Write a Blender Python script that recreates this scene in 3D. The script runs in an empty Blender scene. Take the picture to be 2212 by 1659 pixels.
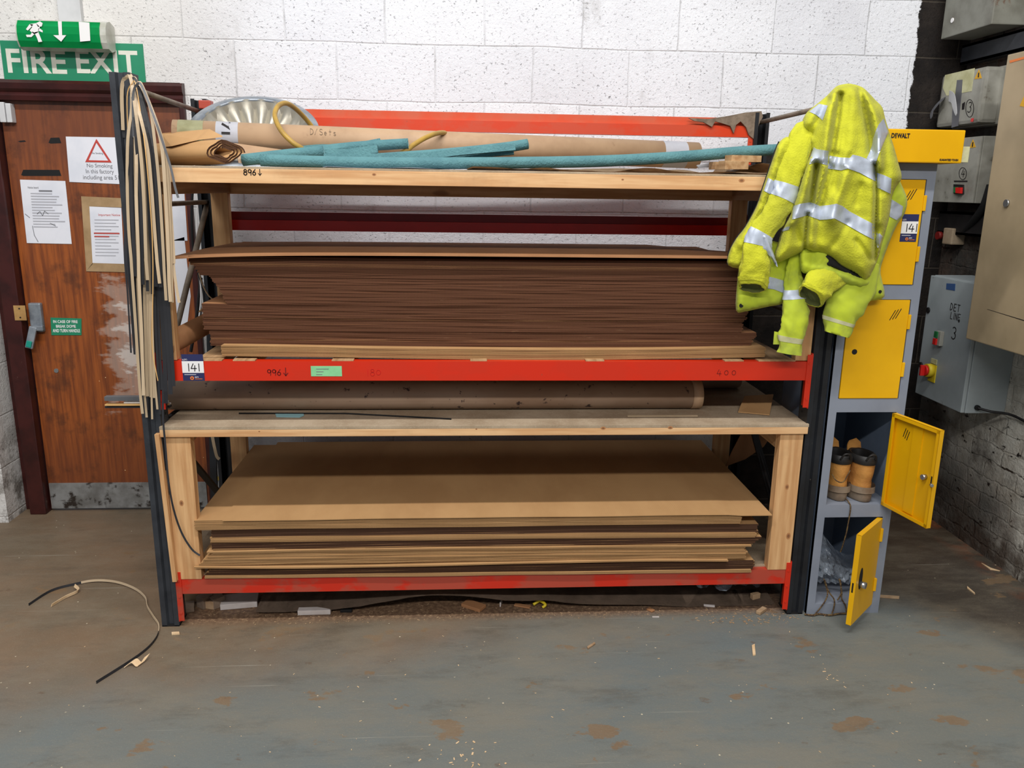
import bpy, bmesh, math, random
from mathutils import Vector, Matrix, noise
from mathutils.geometry import delaunay_2d_cdt
random.seed(7)
R_ = random.Random(11)
C = bpy.context.scene.collection
scn = bpy.context.scene

# ------------------------------------------------------------------ camera
IW, IH = 2212.0, 1659.0
FPX, PITCH, YAW, ROLL = 1751.5, 0.237674, 0.0666903, 0.0147665
CAMP = Vector((1.09181, -2.93043, 1.68475))
_cy, _sy = math.cos(YAW), math.sin(YAW)
FWD = Vector((_sy*math.cos(PITCH), _cy*math.cos(PITCH), -math.sin(PITCH)))
_rt = Vector((_cy, -_sy, 0)); _up = _rt.cross(FWD)
RGT = math.cos(ROLL)*_rt + math.sin(ROLL)*_up
UPV = -math.sin(ROLL)*_rt + math.cos(ROLL)*_up
cd = bpy.data.cameras.new('camera'); cam = bpy.data.objects.new('camera', cd); C.objects.link(cam)
cam.matrix_world = Matrix((
    (RGT.x, UPV.x, -FWD.x, CAMP.x), (RGT.y, UPV.y, -FWD.y, CAMP.y),
    (RGT.z, UPV.z, -FWD.z, CAMP.z), (0, 0, 0, 1)))
cd.sensor_fit = 'HORIZONTAL'; cd.sensor_width = 36.0; cd.lens = 36.0*FPX/IW
cd.clip_start = 0.05; cd.clip_end = 100
scn.camera = cam

# ------------------------------------------------------------------ light
scn.view_settings.view_transform = 'Standard'
scn.view_settings.look = 'None'
scn.view_settings.gamma = 1.0
scn.view_settings.use_curve_mapping = False
scn.view_settings.exposure = 0.0
w = bpy.data.worlds.new('world'); scn.world = w; w.use_nodes = True
w.node_tree.nodes['Background'].inputs[0].default_value = (0.82, 0.90, 1.0, 1)
w.node_tree.nodes['Background'].inputs[1].default_value = 0.34

def strip_light(name, x, y, z, lx, ly, power, col, target):
    l = bpy.data.lights.new(name, 'AREA'); l.shape = 'RECTANGLE'; l.size = lx; l.size_y = ly
    l.energy = power; l.color = col
    o = bpy.data.objects.new(name, l); C.objects.link(o); o.location = (x, y, z)
    d = Vector(target)-Vector((x, y, z))
    o.rotation_euler = d.to_track_quat('-Z', 'Y').to_euler()
    return o
strip_light('tube_light_near', 0.9, -1.75, 4.9, 4.2, 0.16, 178, (1.0, 0.985, 0.965), (0.9, -0.2, 0.8))
strip_light('tube_light_far', 0.9, -5.6, 4.7, 5.5, 0.22, 240, (1.0, 0.98, 0.955), (0.9, 0.2, 0.8))

# ------------------------------------------------------------------ helpers
def at(px, py, ax, val):
    d = FWD + RGT*((px-IW/2)/FPX) - UPV*((py-IH/2)/FPX)
    i = 'XYZ'.index(ax)
    return CAMP + d*((val-CAMP[i])/d[i])
def pY(px, py, y): return at(px, py, 'Y', y)

def lin(c):
    return tuple(((v/255.)/12.92 if v/255. <= .04045 else ((v/255.+.055)/1.055)**2.4) for v in c)

class NT:
    def __init__(s, name):
        s.m = bpy.data.materials.new(name); s.m.use_nodes = True
        s.t = s.m.node_tree; s.b = s.t.nodes['Principled BSDF']
    def n(s, typ, **k):
        nd = s.t.nodes.new(typ)
        for a, v in k.items():
            if a.startswith('_'): setattr(nd, a[1:], v)
        return nd
    def l(s, a, b): s.t.links.new(a, b)
    def noise(s, vec, scale, detail=4, rough=.6, out=0):
        nd = s.t.nodes.new('ShaderNodeTexNoise'); nd.inputs['Scale'].default_value = scale
        nd.inputs['Detail'].default_value = detail; nd.inputs['Roughness'].default_value = rough
        if vec is not None: s.l(vec, nd.inputs['Vector'])
        return nd.outputs[out]
    def ramp(s, fac, a, b):
        nd = s.t.nodes.new('ShaderNodeMapRange'); nd.interpolation_type = 'SMOOTHSTEP'
        s.l(fac, nd.inputs[0]); nd.inputs[1].default_value = a; nd.inputs[2].default_value = b
        return nd.outputs[0]
    def mix(s, fac, a, b, mode='MIX'):
        nd = s.t.nodes.new('ShaderNodeMix'); nd.data_type = 'RGBA'; nd.blend_type = mode
        if hasattr(fac, 'is_linked') or hasattr(fac, 'node'): s.l(fac, nd.inputs[0])
        else: nd.inputs[0].default_value = fac
        for i, v in ((6, a), (7, b)):
            if isinstance(v, tuple): nd.inputs[i].default_value = (*v[:3], 1)
            else: s.l(v, nd.inputs[i])
        return nd.outputs[2]
    def math(s, op, a, b=None):
        nd = s.t.nodes.new('ShaderNodeMath'); nd.operation = op
        for i, v in ((0, a), (1, b)):
            if v is None: continue
            if isinstance(v, (int, float)): nd.inputs[i].default_value = v
            else: s.l(v, nd.inputs[i])
        return nd.outputs[0]
    def pos(s):
        return s.t.nodes.new('ShaderNodeNewGeometry').outputs['Position']
    def sep(s, v):
        nd = s.t.nodes.new('ShaderNodeSeparateXYZ'); s.l(v, nd.inputs[0]); return nd.outputs
    def comb(s, x, y, z=0.0):
        nd = s.t.nodes.new('ShaderNodeCombineXYZ')
        for i, v in enumerate((x, y, z)):
            if isinstance(v, (int, float)): nd.inputs[i].default_value = v
            else: s.l(v, nd.inputs[i])
        return nd.outputs[0]
    def scale(s, v, sc):
        nd = s.t.nodes.new('ShaderNodeMapping'); s.l(v, nd.inputs[0]); nd.inputs['Scale'].default_value = sc
        return nd.outputs[0]
    def bump(s, h, strength, dist=.01):
        nd = s.t.nodes.new('ShaderNodeBump'); nd.inputs['Strength'].default_value = strength
        nd.inputs['Distance'].default_value = dist; s.l(h, nd.inputs['Height'])
        s.l(nd.outputs[0], s.b.inputs['Normal'])
    def col(s, c):
        if isinstance(c, tuple): s.b.inputs['Base Color'].default_value = (*c[:3], 1)
        else: s.l(c, s.b.inputs['Base Color'])
    def set(s, rough=.6, metal=0.0, spec=.5):
        s.b.inputs['Roughness'].default_value = rough; s.b.inputs['Metallic'].default_value = metal
        s.b.inputs['Specular IOR Level'].default_value = spec
        return s.m

def simple(name, c, c2=None, rough=.6, metal=0., spec=.4, sc=6, st=(1, 1, 1), bump=0., bsc=40, lo=.35, hi=.7, c3=None, sc3=30, lo3=.6, hi3=.72):
    """paint / plastic / metal with a second tone in soft patches and optional worn specks"""
    n = NT(name); p = n.pos(); q = n.scale(p, st)
    col = lin(c)
    if c2 is not None: col = n.mix(n.ramp(n.noise(q, sc), lo, hi), lin(c), lin(c2))
    if c3 is not None: col = n.mix(n.ramp(n.noise(p, sc3, 5, .65), lo3, hi3), col, lin(c3))
    n.col(col)
    if bump: n.bump(n.noise(p, bsc, 3), bump, .01)
    return n.set(rough, metal, spec)

M = {}
# blockwork, white painted, with the bare dark blocks past a ragged paint edge
def m_wall():
    n = NT('painted_blockwork'); p = n.pos(); x, y, z = n.sep(p)
    wob = n.noise(p, 3.0, 2)
    xx = n.math('ADD', n.math('ADD', x, -0.047-0.233+4.66), n.math('MULTIPLY', n.math('SUBTRACT', wob, .5), .02))
    zz = n.math('ADD', n.math('ADD', z, -0.030), n.math('MULTIPLY', n.math('SUBTRACT', n.noise(n.scale(p, (1, 1, 1)), 2.2, 2), .5), .02))
    br = n.t.nodes.new('ShaderNodeTexBrick'); n.l(n.comb(xx, zz), br.inputs['Vector'])
    br.inputs['Scale'].default_value = 1; br.inputs['Brick Width'].default_value = .466
    br.inputs['Row Height'].default_value = .256; br.inputs['Mortar Size'].default_value = .0055
    br.inputs['Mortar Smooth'].default_value = .8; br.offset = .5
    br.inputs['Mortar'].default_value = (.93, .93, .93, 1)
    br.inputs['Color1'].default_value = (1, 1, 1, 1); br.inputs['Color2'].default_value = (.92, .92, .93, 1)
    mort = br.outputs['Fac']
    base = n.mix(n.ramp(n.noise(p, 1.3, 5), .35, .75), lin((238, 239, 243)), lin((222, 222, 226)))
    base = n.mix(1.0, base, br.outputs['Color'], 'MULTIPLY')
    cream = n.ramp(x, .4, -.5)
    base = n.mix(n.math('MULTIPLY', cream, .5), base, lin((214, 206, 190)))
    # grey dust in the joints, patchy
    j = n.math('MULTIPLY', mort, n.ramp(n.noise(p, 5, 4), .40, .68))
    base = n.mix(n.math('MULTIPLY', j, .40), base, lin((140, 137, 134)))
    # pits: open pores showing dark, clustered
    cl = n.ramp(n.noise(p, 4.5, 3), .40, .70)
    pit = n.ramp(n.noise(n.scale(p, (1, 1, 1.15)), 78, 3, .55), .61, .70)
    pitm = n.math('MULTIPLY', pit, n.math('ADD', n.math('MULTIPLY', cl, .60), .10))
    base = n.mix(pitm, base, lin((92, 90, 90)))
    pit2 = n.ramp(n.noise(n.scale(p, (1.2, 1, 1)), 40, 4, .6), .715, .76)
    base = n.mix(n.math('MULTIPLY', pit2, .8), base, lin((58, 54, 52)))
    # smears of soot
    base = n.mix(n.math('MULTIPLY', n.ramp(n.noise(n.scale(p, (1.4, 1, .8)), 3.1, 5, .7), .58, .80), .45), base, lin((140, 134, 126)))
    # grime low down beside the door and in the strip between door frame and rack
    low = n.math('MULTIPLY', n.math('MULTIPLY', n.ramp(z, .75, .1), n.ramp(x, .1, -.05)), n.ramp(n.noise(p, 9, 6, .75), .40, .60))
    base = n.mix(n.math('MULTIPLY', low, .8), base, lin((86, 74, 62)))
    # bare dark blocks to the right of the paint edge, and a dark patch below it
    edge = n.math('ADD', x, n.math('MULTIPLY', n.math('SUBTRACT', n.noise(p, 16, 5, .8), .5), .06))
    edge = n.math('ADD', edge, n.math('MULTIPLY', n.math('SUBTRACT', n.noise(p, 2.5, 2, .5), .5), .05))
    bare = n.ramp(edge, 3.322, 3.330)
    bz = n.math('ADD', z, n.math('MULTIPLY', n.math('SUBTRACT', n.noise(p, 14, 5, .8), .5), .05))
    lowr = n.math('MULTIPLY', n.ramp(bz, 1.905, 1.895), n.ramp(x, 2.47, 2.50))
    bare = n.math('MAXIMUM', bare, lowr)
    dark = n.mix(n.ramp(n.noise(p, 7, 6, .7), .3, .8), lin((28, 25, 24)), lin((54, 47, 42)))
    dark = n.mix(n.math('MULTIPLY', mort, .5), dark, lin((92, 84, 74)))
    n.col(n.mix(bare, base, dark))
    h = n.math('SUBTRACT', n.math('MULTIPLY', n.noise(p, 55, 5, .75), .9), n.math('MULTIPLY', mort, .55))
    h = n.math('SUBTRACT', h, n.math('MULTIPLY', pit, .8))
    n.bump(h, .55, .012)
    return n.set(.8, 0, .2)
M['wall'] = m_wall()

def m_wall_right():
    n = NT('dirty_painted_brick'); p = n.pos(); x, y, z = n.sep(p)
    br = n.t.nodes.new('ShaderNodeTexBrick'); n.l(n.comb(n.math('ADD', n.math('ADD', y, 5), n.math('MULTIPLY', n.noise(p, 7, 4), .05)), n.math('ADD', z, n.math('MULTIPLY', n.noise(n.scale(p, (1, 1.3, .8)), 7, 4), .05))), br.inputs['Vector'])
    br.inputs['Scale'].default_value = 1; br.inputs['Brick Width'].default_value = .225
    br.inputs['Row Height'].default_value = .08; br.inputs['Mortar Size'].default_value = .006
    br.inputs['Mortar Smooth'].default_value = .5
    mort = br.outputs['Fac']
    pale = n.mix(n.ramp(n.noise(p, 5, 6, .7), .35, .75), lin((232, 228, 216)), lin((166, 156, 140)))
    pale = n.mix(n.math('MULTIPLY', mort, n.ramp(n.noise(p, 8, 4), .54, .64)), pale, lin((66, 54, 46)))
    pale = n.mix(n.ramp(n.noise(n.scale(p, (1, 1, 1.6)), 17, 5, .65), .60, .68), pale, lin((38, 32, 28)))
    pale = n.mix(n.math('MULTIPLY', n.ramp(n.noise(p, 3.4, 6, .75), .50, .66), .6), pale, lin((84, 72, 60)))
    dk = n.mix(n.ramp(n.noise(p, 6, 6, .7), .35, .75), lin((24, 20, 18)), lin((66, 44, 32)))
    dk = n.mix(n.ramp(n.noise(p, 3.3, 5, .7), .66, .72), dk, lin((120, 112, 96)))
    m1 = n.math('ADD', z, n.math('MULTIPLY', n.math('SUBTRACT', n.noise(p, 5, 4), .5), .5))
    m2 = n.math('ADD', y, n.math('MULTIPLY', n.math('SUBTRACT', n.noise(p, 4, 4), .5), .5))
    k = n.math('MAXIMUM', n.ramp(m1, .95, 1.15), n.math('MULTIPLY', n.ramp(m2, .62, 1.08), .95))
    lo = n.math('MULTIPLY', n.ramp(z, .35, .02), n.ramp(n.noise(p, 7, 5, .7), .35, .6))
    c = n.mix(n.math('MAXIMUM', n.math('MULTIPLY', k, .93), n.math('MULTIPLY', n.math('MULTIPLY', n.ramp(m1, .62, .20), n.ramp(m2, .10, .55)), .85)), pale, dk)
    n.col(n.mix(n.math('MULTIPLY', lo, .75), c, lin((60, 42, 30))))
    n.bump(n.math('SUBTRACT', n.noise(p, 30, 5, .7), n.math('MULTIPLY', mort, .35)), .7, .014)
    return n.set(.8, 0, .2)
M['wall_right'] = m_wall_right()

def m_floor():
    n = NT('worn_painted_concrete'); p = n.pos(); x, y, z = n.sep(p)
    paint = n.mix(n.ramp(n.noise(p, 1.1, 5), .3, .7), lin((104, 112, 112)), lin((113, 114, 107)))
    dust = n.mix(n.ramp(n.noise(p, 2.3, 5), .3, .7), lin((128, 104, 80)), lin((108, 92, 72)))
    # dusty towards the door side and along the foot of the rack
    f = n.math('ADD', n.math('MULTIPLY', n.math('SUBTRACT', .1, x), .75), n.math('MULTIPLY', n.math('ADD', y, .30), 3.0))
    f = n.math('ADD', f, n.math('MULTIPLY', n.math('SUBTRACT', n.noise(p, 1.7, 6, .65), .5), 2.2))
    c = n.mix(n.math('MULTIPLY', n.ramp(f, -1.1, .9), .95), paint, dust)
    # darker brown tone in the corner behind the lockers
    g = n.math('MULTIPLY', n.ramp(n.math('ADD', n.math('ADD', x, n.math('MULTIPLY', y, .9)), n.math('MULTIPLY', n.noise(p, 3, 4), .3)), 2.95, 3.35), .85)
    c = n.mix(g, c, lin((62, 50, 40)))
    rust = n.math('MULTIPLY', n.ramp(x, 3.45, 3.58), n.ramp(n.noise(p, 6, 4), .4, .6))
    c = n.mix(rust, c, lin((120, 66, 40)))
    # brown stains
    st = n.ramp(n.noise(n.scale(p, (1, 1.5, 1)), 3.6, 5, .62), .615, .65)
    c = n.mix(n.math('MULTIPLY', st, .75), c, lin((124, 98, 70)))
    st = n.ramp(n.noise(n.scale(p, (1.2, 1.6, 1)), 8.5, 4, .6), .66, .72)
    c = n.mix(n.math('MULTIPLY', st, .5), c, lin((96, 74, 56)))
    st = n.ramp(n.noise(n.scale(p, (1, 1.3, 1)), 5.5, 6, .7), .62, .74)
    c = n.mix(n.math('MULTIPLY', st, .35), c, lin((78, 76, 70)))
    # pale scuffs drawn sideways
    sc = n.ramp(n.noise(n.scale(p, (.55, 30, 1)), 1.6, 5, .6), .64, .72)
    c = n.mix(n.math('MULTIPLY', sc, n.math('MULTIPLY', n.ramp(n.noise(p, 1.6, 2), .42, .55), .6)), c, lin((172, 168, 154)))
    wn = n.ramp(n.noise(n.scale(p, (.7, 1.6, 1)), 2.6, 7, .72), .42, .66)
    c = n.mix(n.math('MULTIPLY', wn, .38), c, lin((132, 122, 104)))
    dk = n.ramp(n.noise(n.scale(p, (.6, 1.8, 1)), 3.9, 7, .75), .50, .72)
    c = n.mix(n.math('MULTIPLY', dk, .40), c, lin((72, 66, 58)))
    # fine grit
    gr = n.ramp(n.noise(p, 150, 3, .6), .55, .75)
    c = n.mix(n.math('MULTIPLY', gr, .22), c, lin((160, 148, 126)))
    vo = n.t.nodes.new('ShaderNodeTexVoronoi'); vo.inputs['Scale'].default_value = 21; n.l(p, vo.inputs['Vector'])
    sp = n.ramp(vo.outputs['Distance'], .075, .055)
    sp = n.math('MULTIPLY', sp, n.ramp(n.noise(p, 7, 2), .55, .6))
    c = n.mix(sp, c, lin((196, 184, 158)))
    # brown sawdust litter under the rack
    u = n.math('MULTIPLY', n.ramp(y, -.02, .06), n.math('MULTIPLY', n.ramp(x, -.05, .02), n.ramp(x, 2.50, 2.44)))
    lit = n.mix(n.ramp(n.noise(p, 60, 4, .7), .4, .7), lin((100, 74, 56)), lin((150, 120, 92)))
    c = n.mix(n.math('MULTIPLY', u, .85), c, lit)
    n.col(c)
    n.bump(n.math('ADD', n.noise(p, 30, 5, .7), n.math('MULTIPLY', n.noise(p, 200, 2), .4)), .25, .006)
    rr = n.ramp(n.noise(p, 2.0, 4), .3, .7)
    n.l(n.math('ADD', n.math('MULTIPLY', rr, .2), .42), n.b.inputs['Roughness'])
    n.b.inputs['Specular IOR Level'].default_value = .35
    return n.m
M['floor'] = m_floor()

def m_doorwood():
    n = NT('varnished_door_veneer'); p = n.pos(); x, y, z = n.sep(p)
    gr = n.noise(n.scale(p, (1, 1, .06)), 60, 5, .6)
    c = n.mix(n.ramp(gr, .3, .7), lin((158, 84, 34)), lin((112, 56, 26)))
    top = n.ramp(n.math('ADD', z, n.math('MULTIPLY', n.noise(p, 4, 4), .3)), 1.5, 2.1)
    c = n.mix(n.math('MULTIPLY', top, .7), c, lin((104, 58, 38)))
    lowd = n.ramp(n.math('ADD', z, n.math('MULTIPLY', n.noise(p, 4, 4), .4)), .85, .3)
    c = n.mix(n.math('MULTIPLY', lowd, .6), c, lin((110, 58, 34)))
    # dark handled patch beside the latch
    d1 = n.ramp(n.noise(p, 5.5, 5, .65), .52, .68)
    c = n.mix(n.math('MULTIPLY', d1, .55), c, lin((62, 36, 24)))
    # filler smears: pale, drawn sideways
    gx = n.math('SUBTRACT', 1.0, n.math('ABSOLUTE', n.math('DIVIDE', n.math('ADD', x, .49), .22)))
    gz = n.math('SUBTRACT', 1.0, n.math('ABSOLUTE', n.math('DIVIDE', n.math('SUBTRACT', z, .93), .38)))
    g = n.math('MINIMUM', gx, gz)
    g = n.math('ADD', g, n.math('MULTIPLY', n.math('SUBTRACT', n.noise(n.scale(p, (1, 1, 2.6)), 6.5, 6, .62), .5), 1.7))
    c = n.mix(n.math('MULTIPLY', n.ramp(g, .12, .34), .42), c, lin((196, 180, 166)))
    c = n.mix(n.math('MULTIPLY', n.ramp(g, .52, .66), .6), c, lin((222, 214, 206)))
    vo = n.t.nodes.new('ShaderNodeTexVoronoi'); vo.inputs['Scale'].default_value = 40; n.l(p, vo.inputs['Vector'])
    sp = n.math('MULTIPLY', n.ramp(vo.outputs['Distance'], .12, .08), n.ramp(n.noise(p, 4, 2), .56, .62))
    c = n.mix(n.math('MULTIPLY', sp, n.ramp(z, 1.0, .7)), c, lin((230, 190, 140)))
    n.col(c); n.bump(gr, .1, .004)
    return n.set(.38, 0, .5)
M['door'] = m_doorwood()

def m_pine(name, c1, c2, st):
    n = NT(name); p = n.pos()
    g = n.noise(n.scale(p, st), 46, 4, .55)
    c = n.mix(n.ramp(g, .32, .68), lin(c1), lin(c2))
    k = n.ramp(n.noise(n.scale(p, tuple(.35+.65*v for v in st)), 9, 2, .4), .70, .76)
    c = n.mix(n.math('MULTIPLY', k, .7), c, lin((138, 92, 58)))
    c = n.mix(n.math('MULTIPLY', n.ramp(n.noise(p, 5, 5, .7), .5, .8), .3), c, lin((150, 118, 84)))
    n.col(c); n.bump(g, .08, .003)
    return n.set(.6, 0, .3)
M['pine_x'] = m_pine('pine_lengthwise', (224, 182, 134), (200, 150, 102), (.06, 1, 1))
M['pine_z'] = m_pine('pine_upright', (218, 174, 124), (192, 142, 94), (1, 1, .06))
M['pine_y'] = m_pine('pine_crosswise', (190, 156, 116), (160, 122, 84), (1, .06, 1))

def m_board():
    n = NT('dusty_fibre_board'); p = n.pos()
    c = n.mix(n.ramp(n.noise(p, 4, 5, .65), .3, .7), lin((176, 158, 134)), lin((146, 126, 102)))
    c = n.mix(n.math('MULTIPLY', n.ramp(n.noise(p, 160, 2), .5, .7), .25), c, lin((198, 184, 160)))
    n.col(c); return n.set(.8, 0, .2)
M['board'] = m_board()

def m_card(name, c1, c2):
    n = NT(name); p = n.pos()
    c = n.mix(n.ramp(n.noise(n.scale(p, (1, .4, 1)), 5, 4), .3, .7), lin(c1), lin(c2))
    w = n.t.nodes.new('ShaderNodeTexWave'); w.inputs['Scale'].default_value = 40; w.bands_direction = 'X'
    n.l(p, w.inputs['Vector'])
    n.col(c); n.bump(n.math('ADD', w.outputs['Fac'], n.noise(p, 60, 2)), .05, .002)
    return n.set(.75, 0, .2)
M['card'] = m_card('kraft_liner', (186, 146, 100), (174, 134, 90))
M['card_red'] = m_card('reddish_kraft_liner', (170, 122, 84), (158, 112, 76))
def m_flute(name, a, b):
    n = NT(name); p = n.pos(); x, y, z = n.sep(p)
    w = n.t.nodes.new('ShaderNodeTexWave'); w.inputs['Scale'].default_value = 60; w.bands_direction = 'X'
    w.inputs['Distortion'].default_value = .3; n.l(p, w.inputs['Vector'])
    c = n.mix(w.outputs['Fac'], lin(a), lin(b))
    c = n.mix(n.math('MULTIPLY', n.ramp(n.noise(n.scale(p, (.5, 1, 3)), 30, 4), .64, .76), .22), c, lin((150, 116, 88)))
    n.col(c); return n.set(.9, 0, .1)
M['flute_dark'] = m_flute('corrugated_edge_dark', (64, 43, 32), (82, 58, 43))
M['flute_red'] = m_flute('corrugated_edge_reddish', (84, 54, 38), (102, 68, 50))
M['flute_tan'] = m_flute('corrugated_edge_tan', (134, 102, 68), (176, 140, 98))

def m_beam(name, base, fade, amt):
    n = NT(name); p = n.pos(); x, y, z = n.sep(p)
    c = n.mix(n.math('MULTIPLY', n.ramp(n.noise(n.scale(p, (1, 1, 1.6)), 4.5, 5, .6), .42, .52), amt), lin(base), lin(fade))
    c = n.mix(n.math('MULTIPLY', n.ramp(n.noise(p, 26, 4, .7), .68, .74), .5), c, lin((120, 70, 56)))
    n.col(c); n.bump(n.noise(p, 70, 2), .03, .003)
    return n.set(.35, 0, .5)
M['beam'] = m_beam('red_enamel', (206, 42, 14), (196, 46, 22), .5)
M['beam_faded'] = m_beam('faded_red_enamel', (196, 42, 20), (168, 72, 54), .85)
M['beam_orange'] = m_beam('orange_enamel', (204, 58, 18), (188, 78, 52), .55)
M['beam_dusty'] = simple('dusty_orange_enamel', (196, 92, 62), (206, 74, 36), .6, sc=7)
M['beam_lip_shade'] = simple('shaded_red_enamel', (132, 26, 34), (120, 22, 28), .4, sc=7)  # rear mid lip: shade under the shelf put into a darker red
M['beam_rear'] = m_beam('dark_red_enamel', (216, 28, 20), (200, 26, 20), .5)
M['upright'] = simple('slate_blue_enamel', (52, 55, 60), (38, 40, 45), .5, sc=8, c3=(84, 88, 92), sc3=30, lo3=.68, hi3=.76, bump=.05)
M['upright_black'] = simple('black_enamel', (34, 36, 40), (26, 26, 28), .4, sc=8, c3=(90, 84, 74), sc3=26, lo3=.68, hi3=.75)
M['steel_dull'] = simple('dull_dusty_steel', (136, 122, 106), (104, 92, 78), .55, .15, sc=14, bump=.1)
M['dark_steel'] = simple('dark_steel', (38, 36, 36), (26, 24, 24), .5, .2, sc=14)
M['frame_maroon'] = simple('maroon_gloss_paint', (66, 27, 24), (48, 20, 18), .35, sc=9, c3=(112, 92, 80), sc3=20, lo3=.66, hi3=.74)
M['kick'] = simple('galvanised_kick_plate', (150, 150, 148), (112, 110, 106), .5, .3, sc=9, c3=(52, 44, 38), sc3=11, lo3=.55, hi3=.64)
M['knot_ring'] = simple('knot_ring', (176, 124, 80), rough=.6)
M['knot_core'] = simple('knot_core', (132, 88, 56), rough=.6)
M['black'] = simple('black', (16, 15, 15), rough=.7)
M['ink'] = simple('marker_ink', (28, 22, 22), rough=.7)
M['ink_red'] = simple('marker_ink_on_red', (110, 16, 12), rough=.6)
M['ink_grey'] = simple('pencil_grey', (128, 108, 88), rough=.8)
M['grey_txt'] = simple('grey_print', (120, 120, 124), rough=.8)
M['pale_txt'] = simple('pale_print', (186, 186, 192), rough=.8)
M['red_txt'] = simple('red_print', (188, 70, 60), rough=.8)
M['white'] = simple('white_print', (232, 230, 228), rough=.6)
M['sign_white'] = simple('aged_white_lettering', (218, 218, 204), (206, 204, 188), .5, sc=10)
M['paper'] = simple('white_paper', (226, 226, 232), (214, 216, 224), .7, sc=7)
M['tapebrown'] = simple('brown_parcel_tape', (176, 146, 108), (156, 128, 92), .35, sc=12)
M['green'] = simple('sign_green', (34, 128, 92), (40, 136, 100), .4, sc=3)
M['green_lit'] = simple('bright_sign_green', (6, 176, 92), (20, 188, 106), .25, sc=3)
M['plastic_aged'] = simple('aged_clear_plastic', (196, 196, 186), (168, 166, 152), .3, sc=12)
M['trunk'] = simple('grey_white_trunking', (206, 206, 206), (190, 190, 190), .5)
M['alloy'] = simple('cast_alloy', (150, 156, 162), (120, 126, 134), .35, .4, sc=18)
M['brass'] = simple('brass_plate', (206, 164, 104), (180, 138, 84), .4, .3, sc=12)
M['teal_cap'] = simple('teal_cap', (20, 140, 122), rough=.4)
M['chrome'] = simple('bright_metal', (190, 190, 190), rough=.25, metal=.9)
M['navy'] = simple('navy_ticket', (40, 44, 86), rough=.5)
M['orange'] = simple('orange_dot', (222, 120, 50), rough=.5)
M['tube'] = simple('cardboard_tube', (184, 152, 120), (168, 136, 106), .6, sc=7, c3=(160, 128, 100), sc3=18, lo3=.62, hi3=.75)
M['tube_dirty'] = simple('grimy_cardboard_tube', (160, 134, 112), (140, 112, 90), .5, sc=5, st=(.5, 1, 1), c3=(60, 44, 42), sc3=24, lo3=.62, hi3=.68)
M['foam'] = simple('teal_foam', (88, 134, 138), (76, 120, 126), .75, sc=10, bump=.5, bsc=120)
M['foam_in'] = simple('teal_foam_core', (150, 196, 200), rough=.8)
M['hose'] = simple('ochre_hose', (178, 142, 62), (150, 120, 60), .45, sc=12)
M['kraft'] = simple('crumpled_kraft_paper', (176, 148, 116), (150, 120, 90), .75, sc=14, bump=.3, bsc=20)
M['strip_tan'] = simple('beige_edging_strip', (186, 164, 134), (172, 150, 120), .5, sc=6, st=(1, 1, .3))
M['strip_tan2'] = simple('pale_beige_edging_strip', (202, 180, 150), (190, 166, 134), .5, sc=6, st=(1, 1, .3))
M['strip_black'] = simple('black_edging_strip', (44, 44, 48), (32, 32, 34), .55, sc=6, st=(1, 1, .3))
M['strip_grey'] = simple('grey_edging_strip', (96, 96, 98), (82, 82, 84), .5, sc=6)
M['strip_wood'] = simple('honey_edging_strip', (214, 168, 104), rough=.5)
M['locker'] = simple('grey_locker_enamel', (134, 140, 152), (124, 130, 142), .4, sc=4)
M['locker_in'] = simple('locker_inside_enamel', (126, 140, 160), (112, 126, 146), .45, sc=4)
M['yellow'] = simple('yellow_locker_enamel', (230, 174, 6), (220, 164, 4), .4, sc=3, c3=(150, 108, 20), sc3=60, lo3=.78, hi3=.82)
M['box_grey'] = simple('grubby_grey_enamel', (158, 156, 146), (128, 126, 116), .45, sc=7, c3=(88, 80, 68), sc3=14, lo3=.60, hi3=.74)
M['box_rust'] = simple('rusty_grey_enamel', (128, 128, 118), (104, 102, 92), .5, sc=7, c3=(98, 62, 40), sc3=10, lo3=.62, hi3=.70)
M['box_clean'] = simple('pale_grey_enamel', (160, 168, 170), (146, 154, 156), .4, sc=4, c3=(96, 92, 84), sc3=13, lo3=.68, hi3=.80)
M['box_beige'] = simple('beige_enamel', (176, 156, 124), (158, 140, 110), .45, sc=3, c3=(110, 92, 66), sc3=20, lo3=.72, hi3=.80)
M['warn'] = simple('warning_amber', (214, 160, 20), rough=.5)
M['cream_label'] = simple('cream_label', (198, 196, 156), (176, 172, 128), .6, sc=16)
M['tape_grey'] = simple('grey_duct_tape', (104, 104, 108), (90, 90, 94), .4)
M['red'] = simple('red_switch', (206, 34, 30), rough=.35)
M['switch_green'] = simple('green_button', (34, 110, 60), rough=.4)
M['switch_yellow'] = simple('yellow_switch_plate', (216, 190, 40), rough=.45)
M['blue_label'] = simple('blue_label', (56, 84, 130), rough=.5)
M['green_label'] = simple('pale_green_label', (140, 208, 150), (128, 196, 140), .5, sc=20)
M['boot'] = simple('tan_nubuck', (190, 134, 66), (160, 106, 50), .75, sc=9, bump=.2, bsc=60, c3=(110, 78, 50), sc3=14, lo3=.64, hi3=.76)
M['boot_sole'] = simple('dusty_rubber_sole', (132, 116, 98), (104, 84, 66), .8, sc=14)
M['boot_black'] = simple('black_padded_collar', (26, 24, 24), (36, 34, 32), .55)
M['lace'] = simple('brown_lace', (64, 46, 32), (110, 88, 50), .8, sc=160, lo=.5, hi=.52)
M['debris_dark'] = simple('dirty_old_cardboard', (142, 122, 104), (118, 100, 84), .85, sc=8, bump=.2)
M['offwhite_block'] = simple('white_plastic_offcut', (204, 196, 192), (190, 180, 174), .5, sc=10)
M['shaving'] = simple('wood_shaving', (226, 196, 156), (210, 176, 134), .6, sc=20)
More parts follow.
